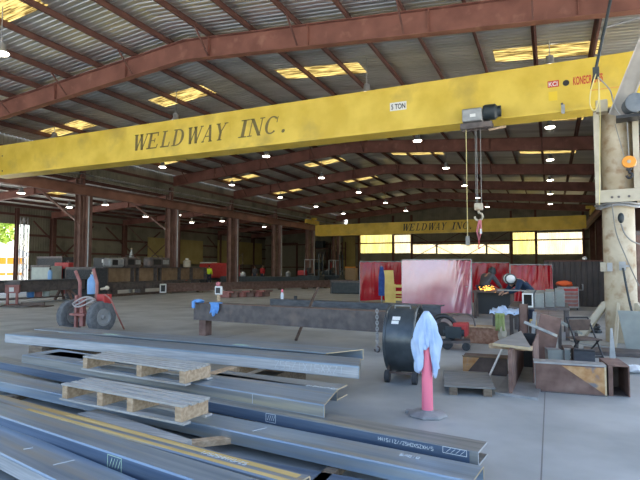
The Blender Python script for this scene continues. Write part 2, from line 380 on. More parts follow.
# eave / valley frame of the lean-to
def zl(x): return 6.35 + (x - XL) * .06             # lean-to rafter top
for k, y in enumerate(FR):
    rafter(y, XF, None, XL, lambda x: zl(x), lambda x: .42, 'brown low rafter of the side bay, %s from the front' % ORD[k], False)
SK2 = []
for k in range(6):
    y0 = snap([14.9, 21.5, 27.6, 34.9, 41.9, 48.9][k]); SK2 += [(y0, y0 + 5 * P, -28.6, -27.4), (y0, y0 + 5 * P, -26.9, -25.7)]
xs = sorted(set([XF - .3, XL] + [a for s in SK2 for a in s[2:]]))
struct('ceiling_side_bay', ribbed(YF, YB, xs, lambda u, v, o: (v, u, zl(v) + .2 + o), SK2), M['deck'])
for y0, y1, x0, x1 in SK2: window(ribbed(y0, y1, [x0, x1], lambda u, v, o: (v, u, zl(v) + .2 + o)), M['skylight'])
for i in range(7):
    x = -33.2 + 1.6 * i; z = zl(x); trim(MB().b2((x - .03, YF, z), (x + .03, YB, z + .19)), M['purlin'])
# siding strip between the roofs, above the runway
struct('wall_left_upper', ribbed(YF, YB, [6.35, zd(XL)], lambda u, v, o: (XL - .35 - o, u, v)), M['siding'])
trim(MB().b2((XL - .33, YF, 7.05), (XL - .25, YB, 7.2)), M['purlin'])
# far left wall with the open doorway near the front
OPEN = (20.6, 24.6, -1, 4.6)
struct('wall_left', ribbed(6, YB + .6, [0, 4.6, 6.0], lambda u, v, o: (XF - .1 - o, u, v), [(YF, 24.7, -1, 4.6)]), M['siding'])
for z in (1.3, 2.6, 3.8, 5.2): trim(MB().b2((XF - .09, 24.7 if z < 4.5 else YF, z), (XF + .02, YB, z + .16)), M['purlin'])
for a, b in ((31.5, 38.0), (24.9, 30.2), (45.4, 52)):
    trim(MB().bar((XF + .08, a, .3), (XF + .08, b, 4.9), .09, .09), M['purlin']); trim(MB().bar((XF + .1, a, 4.9), (XF + .1, b, .3), .09, .09), M['purlin'])
# wall panels inside the side bay, warm light put into their gold colour
struct('wall_side_bay_panel', ribbed(36.2, 44.4, [1.9, 4.35], lambda u, v, o: (XF + .25 + o, u, v)), M['siding_lit_gold'])
struct('wall_side_bay_panel_far', ribbed(47.0, 56.5, [1.9, 4.6], lambda u, v, o: (XF + .25 + o, u, v)), M['siding_lit_gold'])
# right wall (deep part only; the near right side is open)
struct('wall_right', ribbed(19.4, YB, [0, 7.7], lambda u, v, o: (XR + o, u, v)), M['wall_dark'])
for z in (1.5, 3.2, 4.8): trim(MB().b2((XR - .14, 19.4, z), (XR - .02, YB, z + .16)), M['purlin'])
# back wall with fibreglass window bands
def bx(px): return at_y(px, 245, YB).x
def bz(px, py): return at_y(px, py, YB).z
wins = []
for a, b, t, lo, mm in ((361, 392.5, 235, 253, 'window_y'), (394.5, 411, 235, 253, 'window_w'), (413.5, 436, 244.5, 253.5, 'window_w'), (437, 461, 244.5, 253.5, 'window_w'),
                    (462, 486, 244.5, 253.5, 'window_w'), (487, 510, 244.5, 253.5, 'window_w'), (513, 535, 232.5, 254, 'window_y'), (537, 582, 232.5, 254, 'window_w')):
    wins.append((bx(a), bx(b), bz((a + b) / 2, lo), bz((a + b) / 2, t), mm))
us0 = XF - 3 * P
def mapb(u, v, o): return (u, YB + o, v)
zb = sorted(set([0, 8.8] + [round(z, 3) for w in wins for z in w[2:4]]))
hol = [(round((a - us0) / P) * P + us0, round((b - us0) / P) * P + us0, round(c, 3), round(d, 3)) for a, b, c, d, _ in wins]
def mapb2(u, v, o):
    top = (zd(u) if u > XL else zl(u) + .25) - .02
    return (u, YB + o, min(v, top))
struct('wall_back', ribbed(us0, XR + .3, zb, mapb2, hol), M['siding'])
for (a, b, c, d), w in zip(hol, wins):
    window(ribbed(a, b, [c, d], mapb), M[w[4]])
for z in (1.5, 4.35, 6.0): trim(MB().b2((XF, YB - .16, z), (XR, YB - .03, z + .14)), M['purlin'])
for px in (359.5, 393.5, 412, 511.5, 536, 583.5):
    x = bx(px); trim(MB().b2((x - .11, YB - .3, 0), (x + .11, YB - .02, 7.6)), M['purlin'])
for a, b in ((413, 461), (462, 510)):
    x0, x1 = bx(a), bx(b)
    trim(MB().bar((x0, YB - .2, 2.6), (x1, YB - .2, 5.4), .07, .07), M['purlin']); trim(MB().bar((x0, YB - .24, 5.4), (x1, YB - .24, 2.6), .07, .07), M['purlin'])
# dark transom sheet above the low windows
# roller door and gold panel on the back wall
a, b = bx(275), bx(297)
mb = MB(); n = 26
for i in range(n): mb.b2((a, YB - .17 + (.02 if i % 2 else 0), i * .17), (b, YB - .1, i * .17 + .15))
d = struct('door_1', mb, M['door'])
trim(MB().b2((a - .15, YB - .3, 0), (a, YB - .05, 4.6)).b2((b, YB - .3, 0), (b + .15, YB - .05, 4.6)).b2((a - .15, YB - .3, 4.42), (b + .15, YB - .05, 4.7)), M['purlin'])
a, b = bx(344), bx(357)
struct('wall_back_panel', ribbed(a, b, [1.2, 5.3], lambda u, v, o: (u, YB - .35 - o, v)), M['siding_lit_gold'])  # warm light on this panel is put into its colour

# columns of the left row
def hsec(mb, c, w, d, z0, z1, t=.02, along='x'):
    x, y = c
    if along == 'x':
        mb.b2((x - d / 2, y - t / 2, z0), (x + d / 2, y + t / 2, z1))
        for s in (-1, 1): mb.b2((x + s * (d / 2 - t) - (0 if s > 0 else 0), y - w / 2, z0), (x + s * d / 2, y + w / 2, z1))
    else:
        mb.b2((x - t / 2, y - d / 2, z0), (x + t / 2, y + d / 2, z1))
        for s in (-1, 1): mb.b2((x - w / 2, y + s * (d / 2 - t), z0), (x + w / 2, y + s * d / 2, z1))
    return mb
for k, y in enumerate(FR):
    T = thing('steel_column', 'rust brown double steel column of the left row, %s from the front' % ORD[k], 'column', (XL, y, 0))
    part(T, 'crane_post', hsec(MB(), (.28, 0), .3, .34, .02, 5.36), M['column'])
    part(T, 'roof_post', hsec(MB(), (-.3, 0), .3, .4, .02, zr(XL) - .7), M['column'])
    part(T, 'base_plate', MB().b2((-.6, -.28, 0), (.47, .28, .02)), M['dark_steel'])
    part(T, 'conduit', MB().cyl((.5, -.12, .02), (.5, -.12, 5.3), .035, n=8), M['grey_metal'])
for k, y in enumerate(FR[1:], 1):
    T = thing('steel_column', 'dark steel column of the right row, %s from the front' % ORD[k], 'column', (XR - .35, y, 0))
    part(T, 'post', hsec(MB(), (0, 0), .3, .45, .02, zr(XR) - .5), M['purlin'])
    part(T, 'base_plate', MB().b2((-.32, -.25, 0), (.32, .25, .02)), M['dark_steel'])
for k, y in enumerate(FR):
    T = thing('wall_column', 'brown column against the far left wall, %s from the front' % ORD[k], 'column', (XF + .25, y, 0))
    part(T, 'post', hsec(MB(), (0, 0), .3, .35, .0, zl(XF) - .42), M['purlin'])
T = thing('wall_column', 'brown door post in the bright left doorway', 'column', (XF + .25, 23.55, 0)); part(T, 'post', hsec(MB(), (0, 0), .2, .24, 0, 5.7), M['purlin'])
# crane runways
def runway(x, label, y0=YF):
    T = thing('crane_runway_beam', label, 'crane runway', (x, y0, 5.36))
    mb = MB(); L = YB - .4 - y0
    mb.b2((-.006, 0, .02), (.006, L, .5)); mb.b2((-.14, 0, 0), (.14, L, .02)); mb.b2((-.16, 0, .5), (.16, L, .52))
    part(T, 'beam', mb, M['runway']); part(T, 'rail', MB().b2((-.025, 0, .52), (.025, L, .57)), M['dark_steel'])
runway(XL + .28, 'brown crane runway beam on the left column row')
runway(XR - .75, 'brown crane runway beam along the dark right side', 19.4)
# diagonal bracing rods of the left bay
for y0, y1 in ((12.4, 19.4), (33.4, 40.4)):
    trim(MB().bar((XF + .5, y0, .4), (XF + .5, y1, 5.2), .06, .06), M['column']); trim(MB().bar((XF + .55, y0, 5.2), (XF + .55, y1, .4), .06, .06), M['column'])
for x, y, x2, y2 in ((XL, 26.4, XF, 26.4), (XL, 19.4, XF, 19.4)):
    trim(MB().bar((x - .3, y, 3.9), (x - 3.6, y, 6.0), .1, .1), M['column'])
# lattice mast in the doorway
T = thing('lattice_mast', 'pale steel lattice mast standing by the bright left doorway', 'mast', at_x(22.5, 277, XF + 1.1) * 1.0)
T.location.z = 0
mb = MB()
for sx in (-.16, .16):
    for sy in (-.16, .16): mb.cyl((sx, sy, 0), (sx, sy, 5.0), .03, n=6)
part(T, 'legs', mb, M['grey_metal'])
mb = MB()
for i in range(12):
    s = 1 if i % 2 else -1
    mb.bar((-.16 * s, -.16, i * .41), (.16 * s, -.16, i * .41 + .41), .03, .03); mb.bar((.16, -.16 * s, i * .41), (.16, .16 * s, i * .41 + .41), .03, .03)
part(T, 'lacing', mb, M['grey_metal'])

# ------------------------------------------------------------------ high bay lamps
LD = bpy.data.lights.new('lamp_light', 'AREA'); LD.shape = 'DISK'; LD.size = .36; LD.energy = LAMP; LD.color = (1.0, .94, .82); LD.spread = R(150)
def lamp(x, y, z, ztop, label, group):
    T = thing('high_bay_lamp', label, 'lamp', (x, y, z), 0, group)
    part(T, 'housing', MB().lathe([(.05, .30), (.10, .28), (.12, .12), (.20, .02), (.21, 0), (.19, .0)], n=16, cap=False), M['grey_metal'], True)
    part(T, 'lens', MB().lathe([(.001, .005), (.19, .005)], n=16, cap=False).lathe([(.19, .005), (.17, -.025), (.001, -.03)], n=16, cap=False), M['lamp'])
    lo = bpy.data.objects.new('lamp_light', LD); COL.objects.link(lo); lo.parent = T; lo.location = (0, 0, -.04)
    part(T, 'hanger', MB().cyl((0, 0, .28), (0, 0, ztop - z), .012, n=6), M['grey_metal'])
for j, x in enumerate((-20.0, -13.2, -5.35, .1)):
    for k in range(7):
        y = 8.62 + 6.95 * k
        lamp(x, y, 7.28, zd(x), 'round high bay lamp, %s from left in the %s main roof bay' % (ORD[j], ORD[k]), 'high bay lamps under the main roof')
for j, x in enumerate((-28.6, -25.4)):
    for k in range(5):
        y = [17.9, 23.5, 30.4, 36.0, 43][k]
        lamp(x, y, 5.5, zl(x) + .2, 'round lamp in the low side bay, %s row from left, %s from front' % (ORD[j], ORD[k]), 'high bay lamps in the side bay')
# ================================================================== OVERHEAD CRANES
def stk(p, q, w): return [(p[0] - w / 2, p[1]), (p[0] + w / 2, p[1]), (q[0] + w / 2, q[1]), (q[0] - w / 2, q[1])]
def rect(a, b, c, d): return [(a, c), (b, c), (b, d), (a, d)]
K, H_, S = .205, .08, .06
def arc(cx, cy, rx, ry, a0, a1, k, n=14):
    out = []; inn = []
    for i in range(n + 1):
        a = R(a0 + (a1 - a0) * i / n); w = H_ + (k - H_) * abs(math.cos(a))
        out.append((cx + rx * math.cos(a), cy + ry * math.sin(a))); inn.append((cx + (rx - w) * math.cos(a), cy + (ry - H_) * math.sin(a)))
    return [[out[i], out[i + 1], inn[i + 1], inn[i]] for i in range(n)]
GL = {
 'W': (1.2, [stk((.14, 1), (.36, 0), K), stk((.36, 0), (.60, .95), H_), stk((.58, 1), (.82, 0), K), stk((.82, 0), (1.08, 1), H_), rect(0, .3, 1 - S, 1), rect(.44, .72, 1 - S, 1), rect(.96, 1.2, 1 - S, 1)]),
 'E': (.75, [rect(.1, .27, 0, 1), rect(0, .72, 0, H_), rect(0, .7, 1 - H_, 1), rect(.2, .52, .48, .54), rect(.48, .53, .38, .64), stk((.70, 0), (.75, .26), .06), stk((.68, .76), (.68, 1), .06)]),
 'L': (.7, [rect(.1, .27, 0, 1), rect(0, .66, 0, H_), rect(0, .38, 1 - S, 1), stk((.64, 0), (.68, .3), .07)]),
 'D': (.88, [rect(.1, .27, 0, 1), rect(0, .4, 0, S), rect(0, .4, 1 - S, 1)] + arc(.38, .5, .48, .5, -90, 90, K)),
 'A': (.95, [stk((.1, 0), (.5, 1), H_), stk((.78, 0), (.5, 1), K), rect(.22, .68, .3, .36), rect(0, .24, 0, S), rect(.62, .95, 0, S)]),
 'Y': (.9, [stk((.15, 1), (.45, .45), K), stk((.45, .45), (.75, 1), H_), rect(.36, .53, 0, .5), rect(0, .32, 1 - S, 1), rect(.62, .9, 1 - S, 1), rect(.27, .63, 0, S)]),
 'I': (.42, [rect(.12, .29, 0, 1), rect(0, .42, 0, S), rect(0, .42, 1 - S, 1)]),
 'N': (.95, [rect(.12, .18, 0, 1), stk((.16, 1), (.78, 0), K), rect(.76, .82, 0, 1), rect(0, .3, 0, S), rect(0, .22, 1 - S, 1), rect(.64, .95, 1 - S, 1)]),
 'C': (.85, arc(.46, .5, .46, .5, 45, 315, K) + [rect(.76, .81, .62, .95)]),
 '.': (.2, [[(.1 + .1 * math.cos(R(a)), .1 + .1 * math.sin(R(a))) for a in range(0, 360, 30)]]),
}
def letter(mb, ch, x0, x1, z0, cap, Y):
    w, polys = GL[ch]; sh = .24 * cap; sx = (x1 - x0 - (sh if ch != '.' else 0)) / w
    for p in polys:
        mb.prism([(x0 + u * sx + sh * v, z0 + v * cap) for u, v in p], (0, Y, 0), (1, 0, 0), (0, 0, 1), (0, -.003, 0))
TXT = [('W', 133.5, 150.6), ('E', 147.5, 161), ('L', 161.2, 173.2), ('D', 172.5, 187), ('W', 186.7, 205), ('A', 202.5, 216.5), ('Y', 214.5, 229.5), ('I', 239.3, 251), ('N', 248, 266.5), ('C', 264.5, 280.5), ('.', 282.3, 285.6)]
def crane(label, Yf, x0, x1, zb, zt, ex0, ex1):
    T = thing('overhead_crane', label, 'overhead crane', ((x0 + x1) / 2, Yf + .25, zb))
    mb = MB().b2((x0, Yf, zb + .07), (x1, Yf + .5, zt)); part(T, 'girder', mb, M['crane'], world=True, bevel=.01)
    part(T, 'bottom_flange', MB().b2((x0 + .3, Yf - .1, zb), (x1 - .3, Yf + .6, zb + .068)), M['crane'], world=True)
    for xe, s in ((ex0, 1), (ex1, -1)):
        e = part(T, 'end_truck', MB().b2((xe - .15, Yf - 1.2, 6.0), (xe + .15, Yf + 1.7, 6.4)), M['crane'], world=True, bevel=.01)
        for dy in (-.9, 1.4):
            part(e, 'wheel', MB().cyl((xe - .05, Yf + dy, 6.08), (xe + .05, Yf + dy, 6.08), .145, n=20), M['dark_steel'], world=True)
        part(T, 'girder_bracket', MB().b2((min(xe, x0 if s > 0 else x1) - .0, Yf + .05, 6.4), (max(xe, x0 if s > 0 else x1) + .0, Yf + .45, 6.62)), M['crane'], world=True)
    for i in range(1, 6):
        x = x0 + (x1 - x0) * i / 6; part(T, 'weld_seam', MB().b2((x - .008, Yf - .004, zb + .07), (x + .008, Yf, zt)), M['crane'], world=True)
    return T
YC = 13.85
CR = crane('big yellow overhead crane girder spanning the front of the hall', YC, -21.75, 2.75, 5.42, 6.72, -22.22, 3.25)
zb0 = .5 * (at_y(142, 149, YC).z + at_y(270, 135.3, YC).z); zt0 = .5 * (at_y(138, 134.5, YC).z + at_y(272, 116.5, YC).z)
for ch, a, b in TXT:
    mb = MB(); letter(mb, ch, at_y(a - 1.2, 140, YC).x, at_y(b - 1.2, 135, YC).x, zb0, zt0 - zb0, YC - .001)
    part(CR, 'painted_letter', mb, M['letter'], world=True)
def plate(T, name, a, b, m, Y, label=None, t=.006):
    p, q = at_y(*a, Y), at_y(*b, Y); return part(T, name, MB().b2((p.x, Y - t, q.z), (q.x, Y, p.z)), m, world=True, label=label)
def txt(T, par, name, s, a, b, m, Y, label=None):
    p, q = at_y(*a, Y), at_y(*b, Y); c = (p + q) / 2; h = abs(p.z - q.z); me = text_mesh(s, 1.0, m, name)
    xs = [v.co.x for v in me.vertices]; ys = [v.co.y for v in me.vertices]
    sx = abs(q.x - p.x) / (max(xs) - min(xs)); sy = h / (max(ys) - min(ys)); cx = (max(xs) + min(xs)) / 2; cy = (max(ys) + min(ys)) / 2
    l = inv(T) @ Vector((c.x, Y, c.z))
    me.transform(Matrix.Translation(l) @ FACE_Y.to_4x4() @ Matrix.Diagonal((sx, sy, 1, 1)) @ Matrix.Translation((-cx, -cy, 0)))
    o = bpy.data.objects.new(name, me); COL.objects.link(o); o.parent = par
    if label: o['label'] = label
    return o
pl = plate(CR, 'capacity_sign', (390, 103.2), (406.5, 109.2), M['white'], YC, 'white capacity sign')
txt(CR, pl, 'sign_lettering', '5 TON', (391.2, 104.6), (405.3, 108.0), M['letter_black'], YC - .008)
pl = plate(CR, 'maker_sign', (547.5, 81.5), (559, 86.5), M['red_logo'], YC, 'red and white maker sign')
txt(CR, pl, 'sign_lettering', 'KCI', (548.6, 82.4), (557.6, 85.6), M['white'], YC - .008)
plate(CR, 'caution_plate', (548.5, 92.2), (557.5, 100.2), M['yellow'], YC, 'bright yellow plate')
plate(CR, 'faded_label', (537, 95), (543, 100), M['crane'], YC)
txt(CR, CR, 'maker_lettering', 'KONECRANES', (573, 77), (603, 81.5), M['red_logo'], YC - .003, 'small red lettering')
plate(CR, 'faded_stripe', (590, 90), (622, 87), M['orange_fade'], YC, 'faded orange stripe')
p = at_y(566, 83, YC); part(CR, 'round_hole', MB().cyl((p.x, YC - .01, p.z), (p.x, YC + .01, p.z), .075, n=18), M['black'], world=True)
for px, py in ((2.5, 156), (2.5, 171), (562, 104)):
    p = at_y(px, py, YC); part(CR, 'bolt', MB().cyl((p.x, YC - .02, p.z), (p.x, YC + .01, p.z), .03, n=8), M['dark_steel'], world=True)
p = at_y(563, 109, YC - .1); part(CR, 'cable_clip', MB().b2((p.x - .04, YC - .14, p.z - .12), (p.x + .04, YC - .1, p.z + .1)), M['grey_metal'], world=True)

FC = crane('far yellow overhead crane girder before the bright back windows', 47.0, -21.75, 2.75, 4.72, 5.86, -22.22, 3.25)
fx0 = at_y(402, 227, 47).x; fx1 = at_y(471, 225, 47).x; nx0 = at_y(133.5, 140, YC).x; nx1 = at_y(285.6, 135, YC).x
for ch, a, b in TXT:
    f_ = lambda px: fx0 + (at_y(px, 138, YC).x - nx0) / (nx1 - nx0) * (fx1 - fx0)
    mb = MB(); letter(mb, ch, f_(a), f_(b), 5.0, .66, 46.999); part(FC, 'painted_letter', mb, M['letter_black'], world=True)

# hoist trolley under the near crane
YH = YC - .35
p0, p1 = at_y(463, 118, YH), at_y(499, 118, YH); zt_ = at_y(480, 107, YH).z; zb_ = at_y(480, 129, YH).z
T = thing('hoist_trolley', 'grey electric hoist trolley under the yellow crane girder, ropes hanging down', 'hoist', ((p0.x + p1.x) / 2, YH, zb_))
m1 = at_y(483, 118, YH).x
part(T, 'drum_housing', MB().b2((p0.x, YH - .2, zb_ + .18), (m1, YH + .2, zt_ - .06)), M['grey_metal'], world=True, bevel=.03)
zc = (zt_ + zb_) / 2 + .12
part(T, 'motor', MB().lathe([(.04, 0), (.17, .01), (.2, .06), (.2, .3), (.14, .36), (.14, .44), (.03, .45)], (m1 + .0, YH, zc), (1, 0, 0), 20), M['fork_dark'], True, world=True)
part(T, 'name_plate', MB().b2((p0.x + .2, YH - .215, zb_ + .28), (p0.x + .34, YH - .2, zb_ + .36)), M['white'], world=True)
part(T, 'frame', MB().b2((p0.x - .05, YH - .17, zb_), (p1.x - .15, YH - .1, zb_ + .14)).b2((p0.x - .05, YH + .1, zb_), (p1.x - .15, YH + .17, zb_ + .14)).b2((p0.x + .1, YH - .1, zb_ + .02), (p0.x + .2, YH + .1, zb_ + .12)).b2((p1.x - .4, YH - .1, zb_ + .02), (p1.x - .3, YH + .1, zb_ + .12)), M['dark_steel'], world=True)
for q in (.15, .6):
    part(T, 'wheel', MB().cyl((p0.x + q, YH + .24, 5.55), (p0.x + q, YH + .3, 5.55), .08, n=14), M['dark_steel'], world=True)
part(T, 'suspension_arm', MB().b2((p0.x + .1, YH + .15, zb_ + .05), (p0.x + .65, YH + .26, 5.47)), M['dark_steel'], world=True)
part(T, 'cable_bracket', MB().bar(at_y(489, 130, YH), at_y(506, 126.5, YH), .04, .05), M['wood_tan'], world=True, label='tan cable bracket')
hb = at_y(478.5, 208, YH)
for dx in (-.055, -.02, .075):
    part(T, 'wire_rope', MB().cyl((hb.x + dx, YH, zb_ + .1), (hb.x + dx, YH, hb.z + .1), .008, n=6), M['wire'], world=True)
b = part(T, 'hook_block', MB().b2((hb.x - .1, YH - .07, hb.z - .06), (hb.x + .11, YH + .07, hb.z + .12)), M['cream'], world=True, bevel=.02)
pts = [(hb.x, YH, hb.z - .05), (hb.x, YH, hb.z - .12)] + [(hb.x + .1 * math.sin(a), YH, hb.z - .22 + .1 * math.cos(a)) for a in [R(t) for t in range(0, 300, 25)]]
part(b, 'hook', MB().tube(pts, .026, 8), M['cream'], True, world=True)
T = thing('lifting_sling', 'pink lifting sling hanging from the crane hook', 'sling', (hb.x, YH, hb.z - .85))
mb = MB(); mb.tube([(hb.x + .02, YH - .02, hb.z - .31), (hb.x - .04, YH - .03, hb.z - .6), (hb.x, YH - .02, hb.z - .84), (hb.x + .05, YH + .0, hb.z - .6), (hb.x + .04, YH + .0, hb.z - .31)], .03, 6)
part(T, 'strap', mb, M['sling'], True, world=True)
part(T, 'tag', MB().b2((hb.x + .03, YH - .06, hb.z - .66), (hb.x + .08, YH - .04, hb.z - .54)), M['white'], world=True)
part(T, 'hook', MB().tube([(hb.x, YH - .02, hb.z - .84), (hb.x, YH - .02, hb.z - .95), (hb.x - .03, YH - .02, hb.z - 1.0), (hb.x, YH - .02, hb.z - 1.04), (hb.x + .03, YH - .02, hb.z - 1.0)], .018, 6), M['red'], True, world=True)
a, b_ = at_y(466, 129, YH), at_y(466, 236, YH)
T = thing('pendant_control', 'thin pendant cable hanging from the left end of the hoist', 'crane control', (b_.x, YH, b_.z))
part(T, 'cable', MB().cyl((a.x, YH, zb_ + .05), (a.x, YH, b_.z), .009, n=6), M['rope_y'], world=True)
part(T, 'control_box', MB().b2((a.x - .05, YH - .04, b_.z - .25), (a.x + .05, YH + .04, b_.z)), M['wire'], world=True, bevel=.01)

# ================================================================== JIB CRANE ON THE RIGHT
JX, JY = 1.34, 12.5
vd = Vector((JX, JY, 0)).normalized(); vs_ = Vector((vd.y, -vd.x, 0))     # away from viewer / to the right
def jp(s, b, z): return Vector((JX, JY, 0)) + vs_ * s + vd * b + Vector((0, 0, z))
JR = Matrix((vs_, vd, Vector((0, 0, 1)))).transposed()
T = thing('jib_crane', 'cream painted rust stained pillar crane at the right edge', 'pillar crane', (JX, JY, 0))
part(T, 'pillar', MB().lathe([(.302, 0), (.302, 4.9), (.29, 4.95)], (JX, JY, .03), (0, 0, 1), 40), M['pillar'], True, world=True)
part(T, 'base_plate', MB().lathe([(.98, 0), (.98, .03)], (JX, JY, 0), (0, 0, 1), 24), M['concrete'], world=True)
for ang in (-166, -98, -32, 30, 90, 150):
    d = vs_ * math.cos(R(ang)) + vd * math.sin(R(ang)); n = Vector((0, 0, 1)).cross(d)
    part(T, 'base_gusset', MB().prism([(.80, .03), (.95, .03), (.36, .86), (.30, .86), (.30, .74)], Vector((JX, JY, 0)) - n * .025, d, (0, 0, 1), n * .05), M['cream'], world=True)
z0, z1 = at_y(600, 204, 12.1).z, at_y(600, 112, 12.1).z
for s in (-.375, .375):
    part(T, 'mast_plate', MB().box(jp(s, -.15, (z0 + z1) / 2), (.06, .62, z1 - z0), JR), M['cream'], world=True, bevel=.008)
    part(T, 'mast_edge', MB().box(jp(s + (.03 if s < 0 else -.03), -.46, (z0 + z1) / 2), (.10, .03, z1 - z0 - .1), JR), M['cream'], world=True)
zz = at_y(620, 196, 12.1).z
f = part(T, 'cross_plate', MB().box(jp(.0, -.485, zz), (.80, .05, .26), JR), M['cream'], world=True, bevel=.008)
for s in (-.1, .02, .2): part(f, 'bolt', MB().cyl(jp(s, -.53, zz - .03), jp(s, -.5, zz - .03), .025, n=8), M['dark_steel'], world=True)
part(T, 'top_block', MB().box(jp(-.24, -.40, z1 + .10), (.22, .3, .26), JR), M['cream'], world=True, bevel=.02)
part(T, 'top_plate', MB().box(jp(0, -.1, z1 + .02), (.8, .7, .05), JR), M['dark_steel'], world=True)
mb = MB()
for dz, rr in ((0, .38), (.06, .40), (.1, .37)):
    mb.tube([jp(rr * 1.05 * math.cos(a), rr * 1.15 * math.sin(a), z0 - .05 + dz + .02 * math.sin(3 * a)) for a in [2 * math.pi * i / 28 for i in range(28)]], .028, 6, True)
part(T, 'cable_coil', mb, M['grey_metal'], True, world=True, label='dark cables wrapped round the pillar')
A_, B_ = at_y(617, 116, 11.85), at_y(676, -28, 11.2)
bm_ = MB(); f = frame(B_ - A_, (0, -1, 0)); c = (A_ + B_) / 2; L = (B_ - A_).length
for s in (-1, 1): bm_.box(c + f @ Vector((0, s * .15, 0)), (L, .025, .26), f)
bm_.box(c, (L, .28, .02), f)
part(T, 'boom', bm_, mat('boom_grey', (.36, .33, .29), (.46, .42, .37), 3, .5), world=True)
c = at_y(630, 107, 11.75)
mo = part(T, 'motor', MB().lathe([(.05, 0), (.13, .01), (.17, .05), (.17, .3), (.19, .31), (.19, .36), (.1, .38)], c + vd * .05, -vd * .9 + vs_ * .25, 20), mat('motor_grey', (.10, .12, .14), (.16, .18, .20), 6, .4), True, world=True)
part(mo, 'terminal_box', MB().box(c + vs_ * .2 + Vector((0, 0, .16)), (.16, .2, .2), JR), M['yellow'], world=True, bevel=.01, label='yellow box')
part(mo, 'bracket', MB().box(c + Vector((0, 0, -.22)), (.5, .4, .06), JR), M['black'], world=True)
c = at_y(629, 162, 11.8)
hk = part(T, 'hook_block', MB().lathe([(.02, -.06), (.12, -.05), (.13, 0), (.12, .05), (.02, .06)], c, -vd, 24), M['orange'], True, world=True, label='orange hook block')
part(hk, 'block_hub', MB().cyl(c - vd * .075, c - vd * .04, .035, n=12), M['cream'], world=True)
part(hk, 'hook', MB().box(c + Vector((0, 0, -.14)), (.1, .08, .06), JR).tube([c + Vector((0, 0, -.15)), c + Vector((0, 0, -.22))] + [c + vs_ * (.05 * math.sin(R(t))) + Vector((0, 0, -.27 + .05 * math.cos(R(t)))) for t in range(0, 290, 30)], .025, 7), M['black'], True, world=True)
part(hk, 'chain', MB().cyl(c + Vector((0, 0, .1)), at_y(627, 122, 11.8), .012, n=6).cyl(at_y(615, 124, 11.8), at_y(624, 156, 11.8), .008, n=6), M['wire'], world=True)
c = jp(-.30, -.08, at_y(604, 267, 12.2).z)
part(T, 'switch_box', MB().box(c, (.12, .2, .2), JR), M['cream'], world=True, bevel=.012, label='pale switch box')
part(T, 'switch_cover', MB().box(c + vs_ * .12 - vd * .14, (.1, .1, .18), JR), M['grey_metal'], world=True)
c = at_y(622.5, 266, 12.08)
part(T, 'valve', MB().box(c, (.12, .1, .18), JR).cyl(c, c - vd * .1, .03, n=8).box(c + vs_ * .09, (.08, .06, .05), JR), M['grey_metal'], world=True)
c2 = at_y(621, 218, 12.05)
part(T, 'plug', MB().ball(c2, (.06, .06, .11), 10, 8), M['fork_dark'], True, world=True)
def curve(ps, n=8):
    ps = [Vector(p) for p in ps]; out = []
    for i in range(len(ps) - 1):
        a = ps[max(i - 1, 0)]; b = ps[i]; c = ps[i + 1]; d = ps[min(i + 2, len(ps) - 1)]
        for k in range(n):
            t = k / n; out.append(.5 * ((2 * b) + (c - a) * t + (2 * a - 5 * b + 4 * c - d) * t * t + (3 * b - a - 3 * c + d) * t ** 3))
    return out + [ps[-1]]
part(T, 'hose', MB().tube(curve([at_y(623, 268, 12.0), at_y(627, 290, 11.95), at_y(632, 312, 11.9), at_y(639, 336, 11.85), at_z(650, 352, .03)]), .022, 6), M['fork_dark'], True, world=True, label='dark hose')
part(T, 'cable', MB().tube(curve([at_y(612, 204, 11.95), at_y(616, 232, 12.05), at_y(625, 255, 12.03), at_y(633, 273, 12.05), at_y(639, 286, 12.1)]), .012, 6), M['wire'], True, world=True)
part(T, 'cable', MB().tube(curve([at_y(621, 224, 12.02), at_y(625, 234, 12.0), at_y(632, 241, 12.02), at_y(642, 245, 12.1)]), .014, 6), M['wire'], True, world=True)
# hanging feed rod and ropes in front of the crane
T = thing('cable_feed_rod', 'dark feed rod with yellow rope loops before the right end of the yellow crane', 'cable rod', at_y(596, 66, 11.9))
part(T, 'rod', MB().cyl(at_y(596, 68, 11.9), at_y(616, -25, 11.9), .03, n=8), M['fork_dark'], world=True)
part(T, 'clamp', MB().box(at_y(596, 73, 11.9), (.12, .12, .22), JR), M['fork_dark'], world=True)
part(T, 'rope', MB().tube(curve([at_y(596, 74, 11.85), at_y(591, 90, 11.8), at_y(590, 104, 11.8), at_y(594, 111, 11.8), at_y(598, 104, 11.8), at_y(599, 90, 11.8), at_y(598, 76, 11.85)]), .012, 6), M['rope_y'], True, world=True, label='yellow rope loop')
part(T, 'rope', MB().tube(curve([at_y(599, 80, 11.8), at_y(600, 110, 11.8), at_y(600, 130, 11.85), at_y(599.5, 205, 11.9)]), .009, 6), M['rope_y'], True, world=True)
part(T, 'hose', MB().tube(curve([at_y(599, 78, 11.8), at_y(610, 90, 11.75), at_y(614, 104, 11.7), at_y(622, 116, 11.6), at_y(633, 113, 11.6), at_y(639, 106, 11.65)]), .014, 6), M['grey_metal'], True, world=True)
part(T, 'rope_tail', MB().cyl(at_y(594, 74, 11.85), at_y(591, 89, 11.85), .02, n=6), M['fork_dark'], world=True)
a, b_ = at_y(604, 28, 13.0), at_y(652, 14, 12.75)
solid('conduit_pipe', MB().cyl(a, b_, .028, n=8), M['grey_metal'], 'pale conduit pipe under the roof above the right end of the yellow crane', 'pipe')
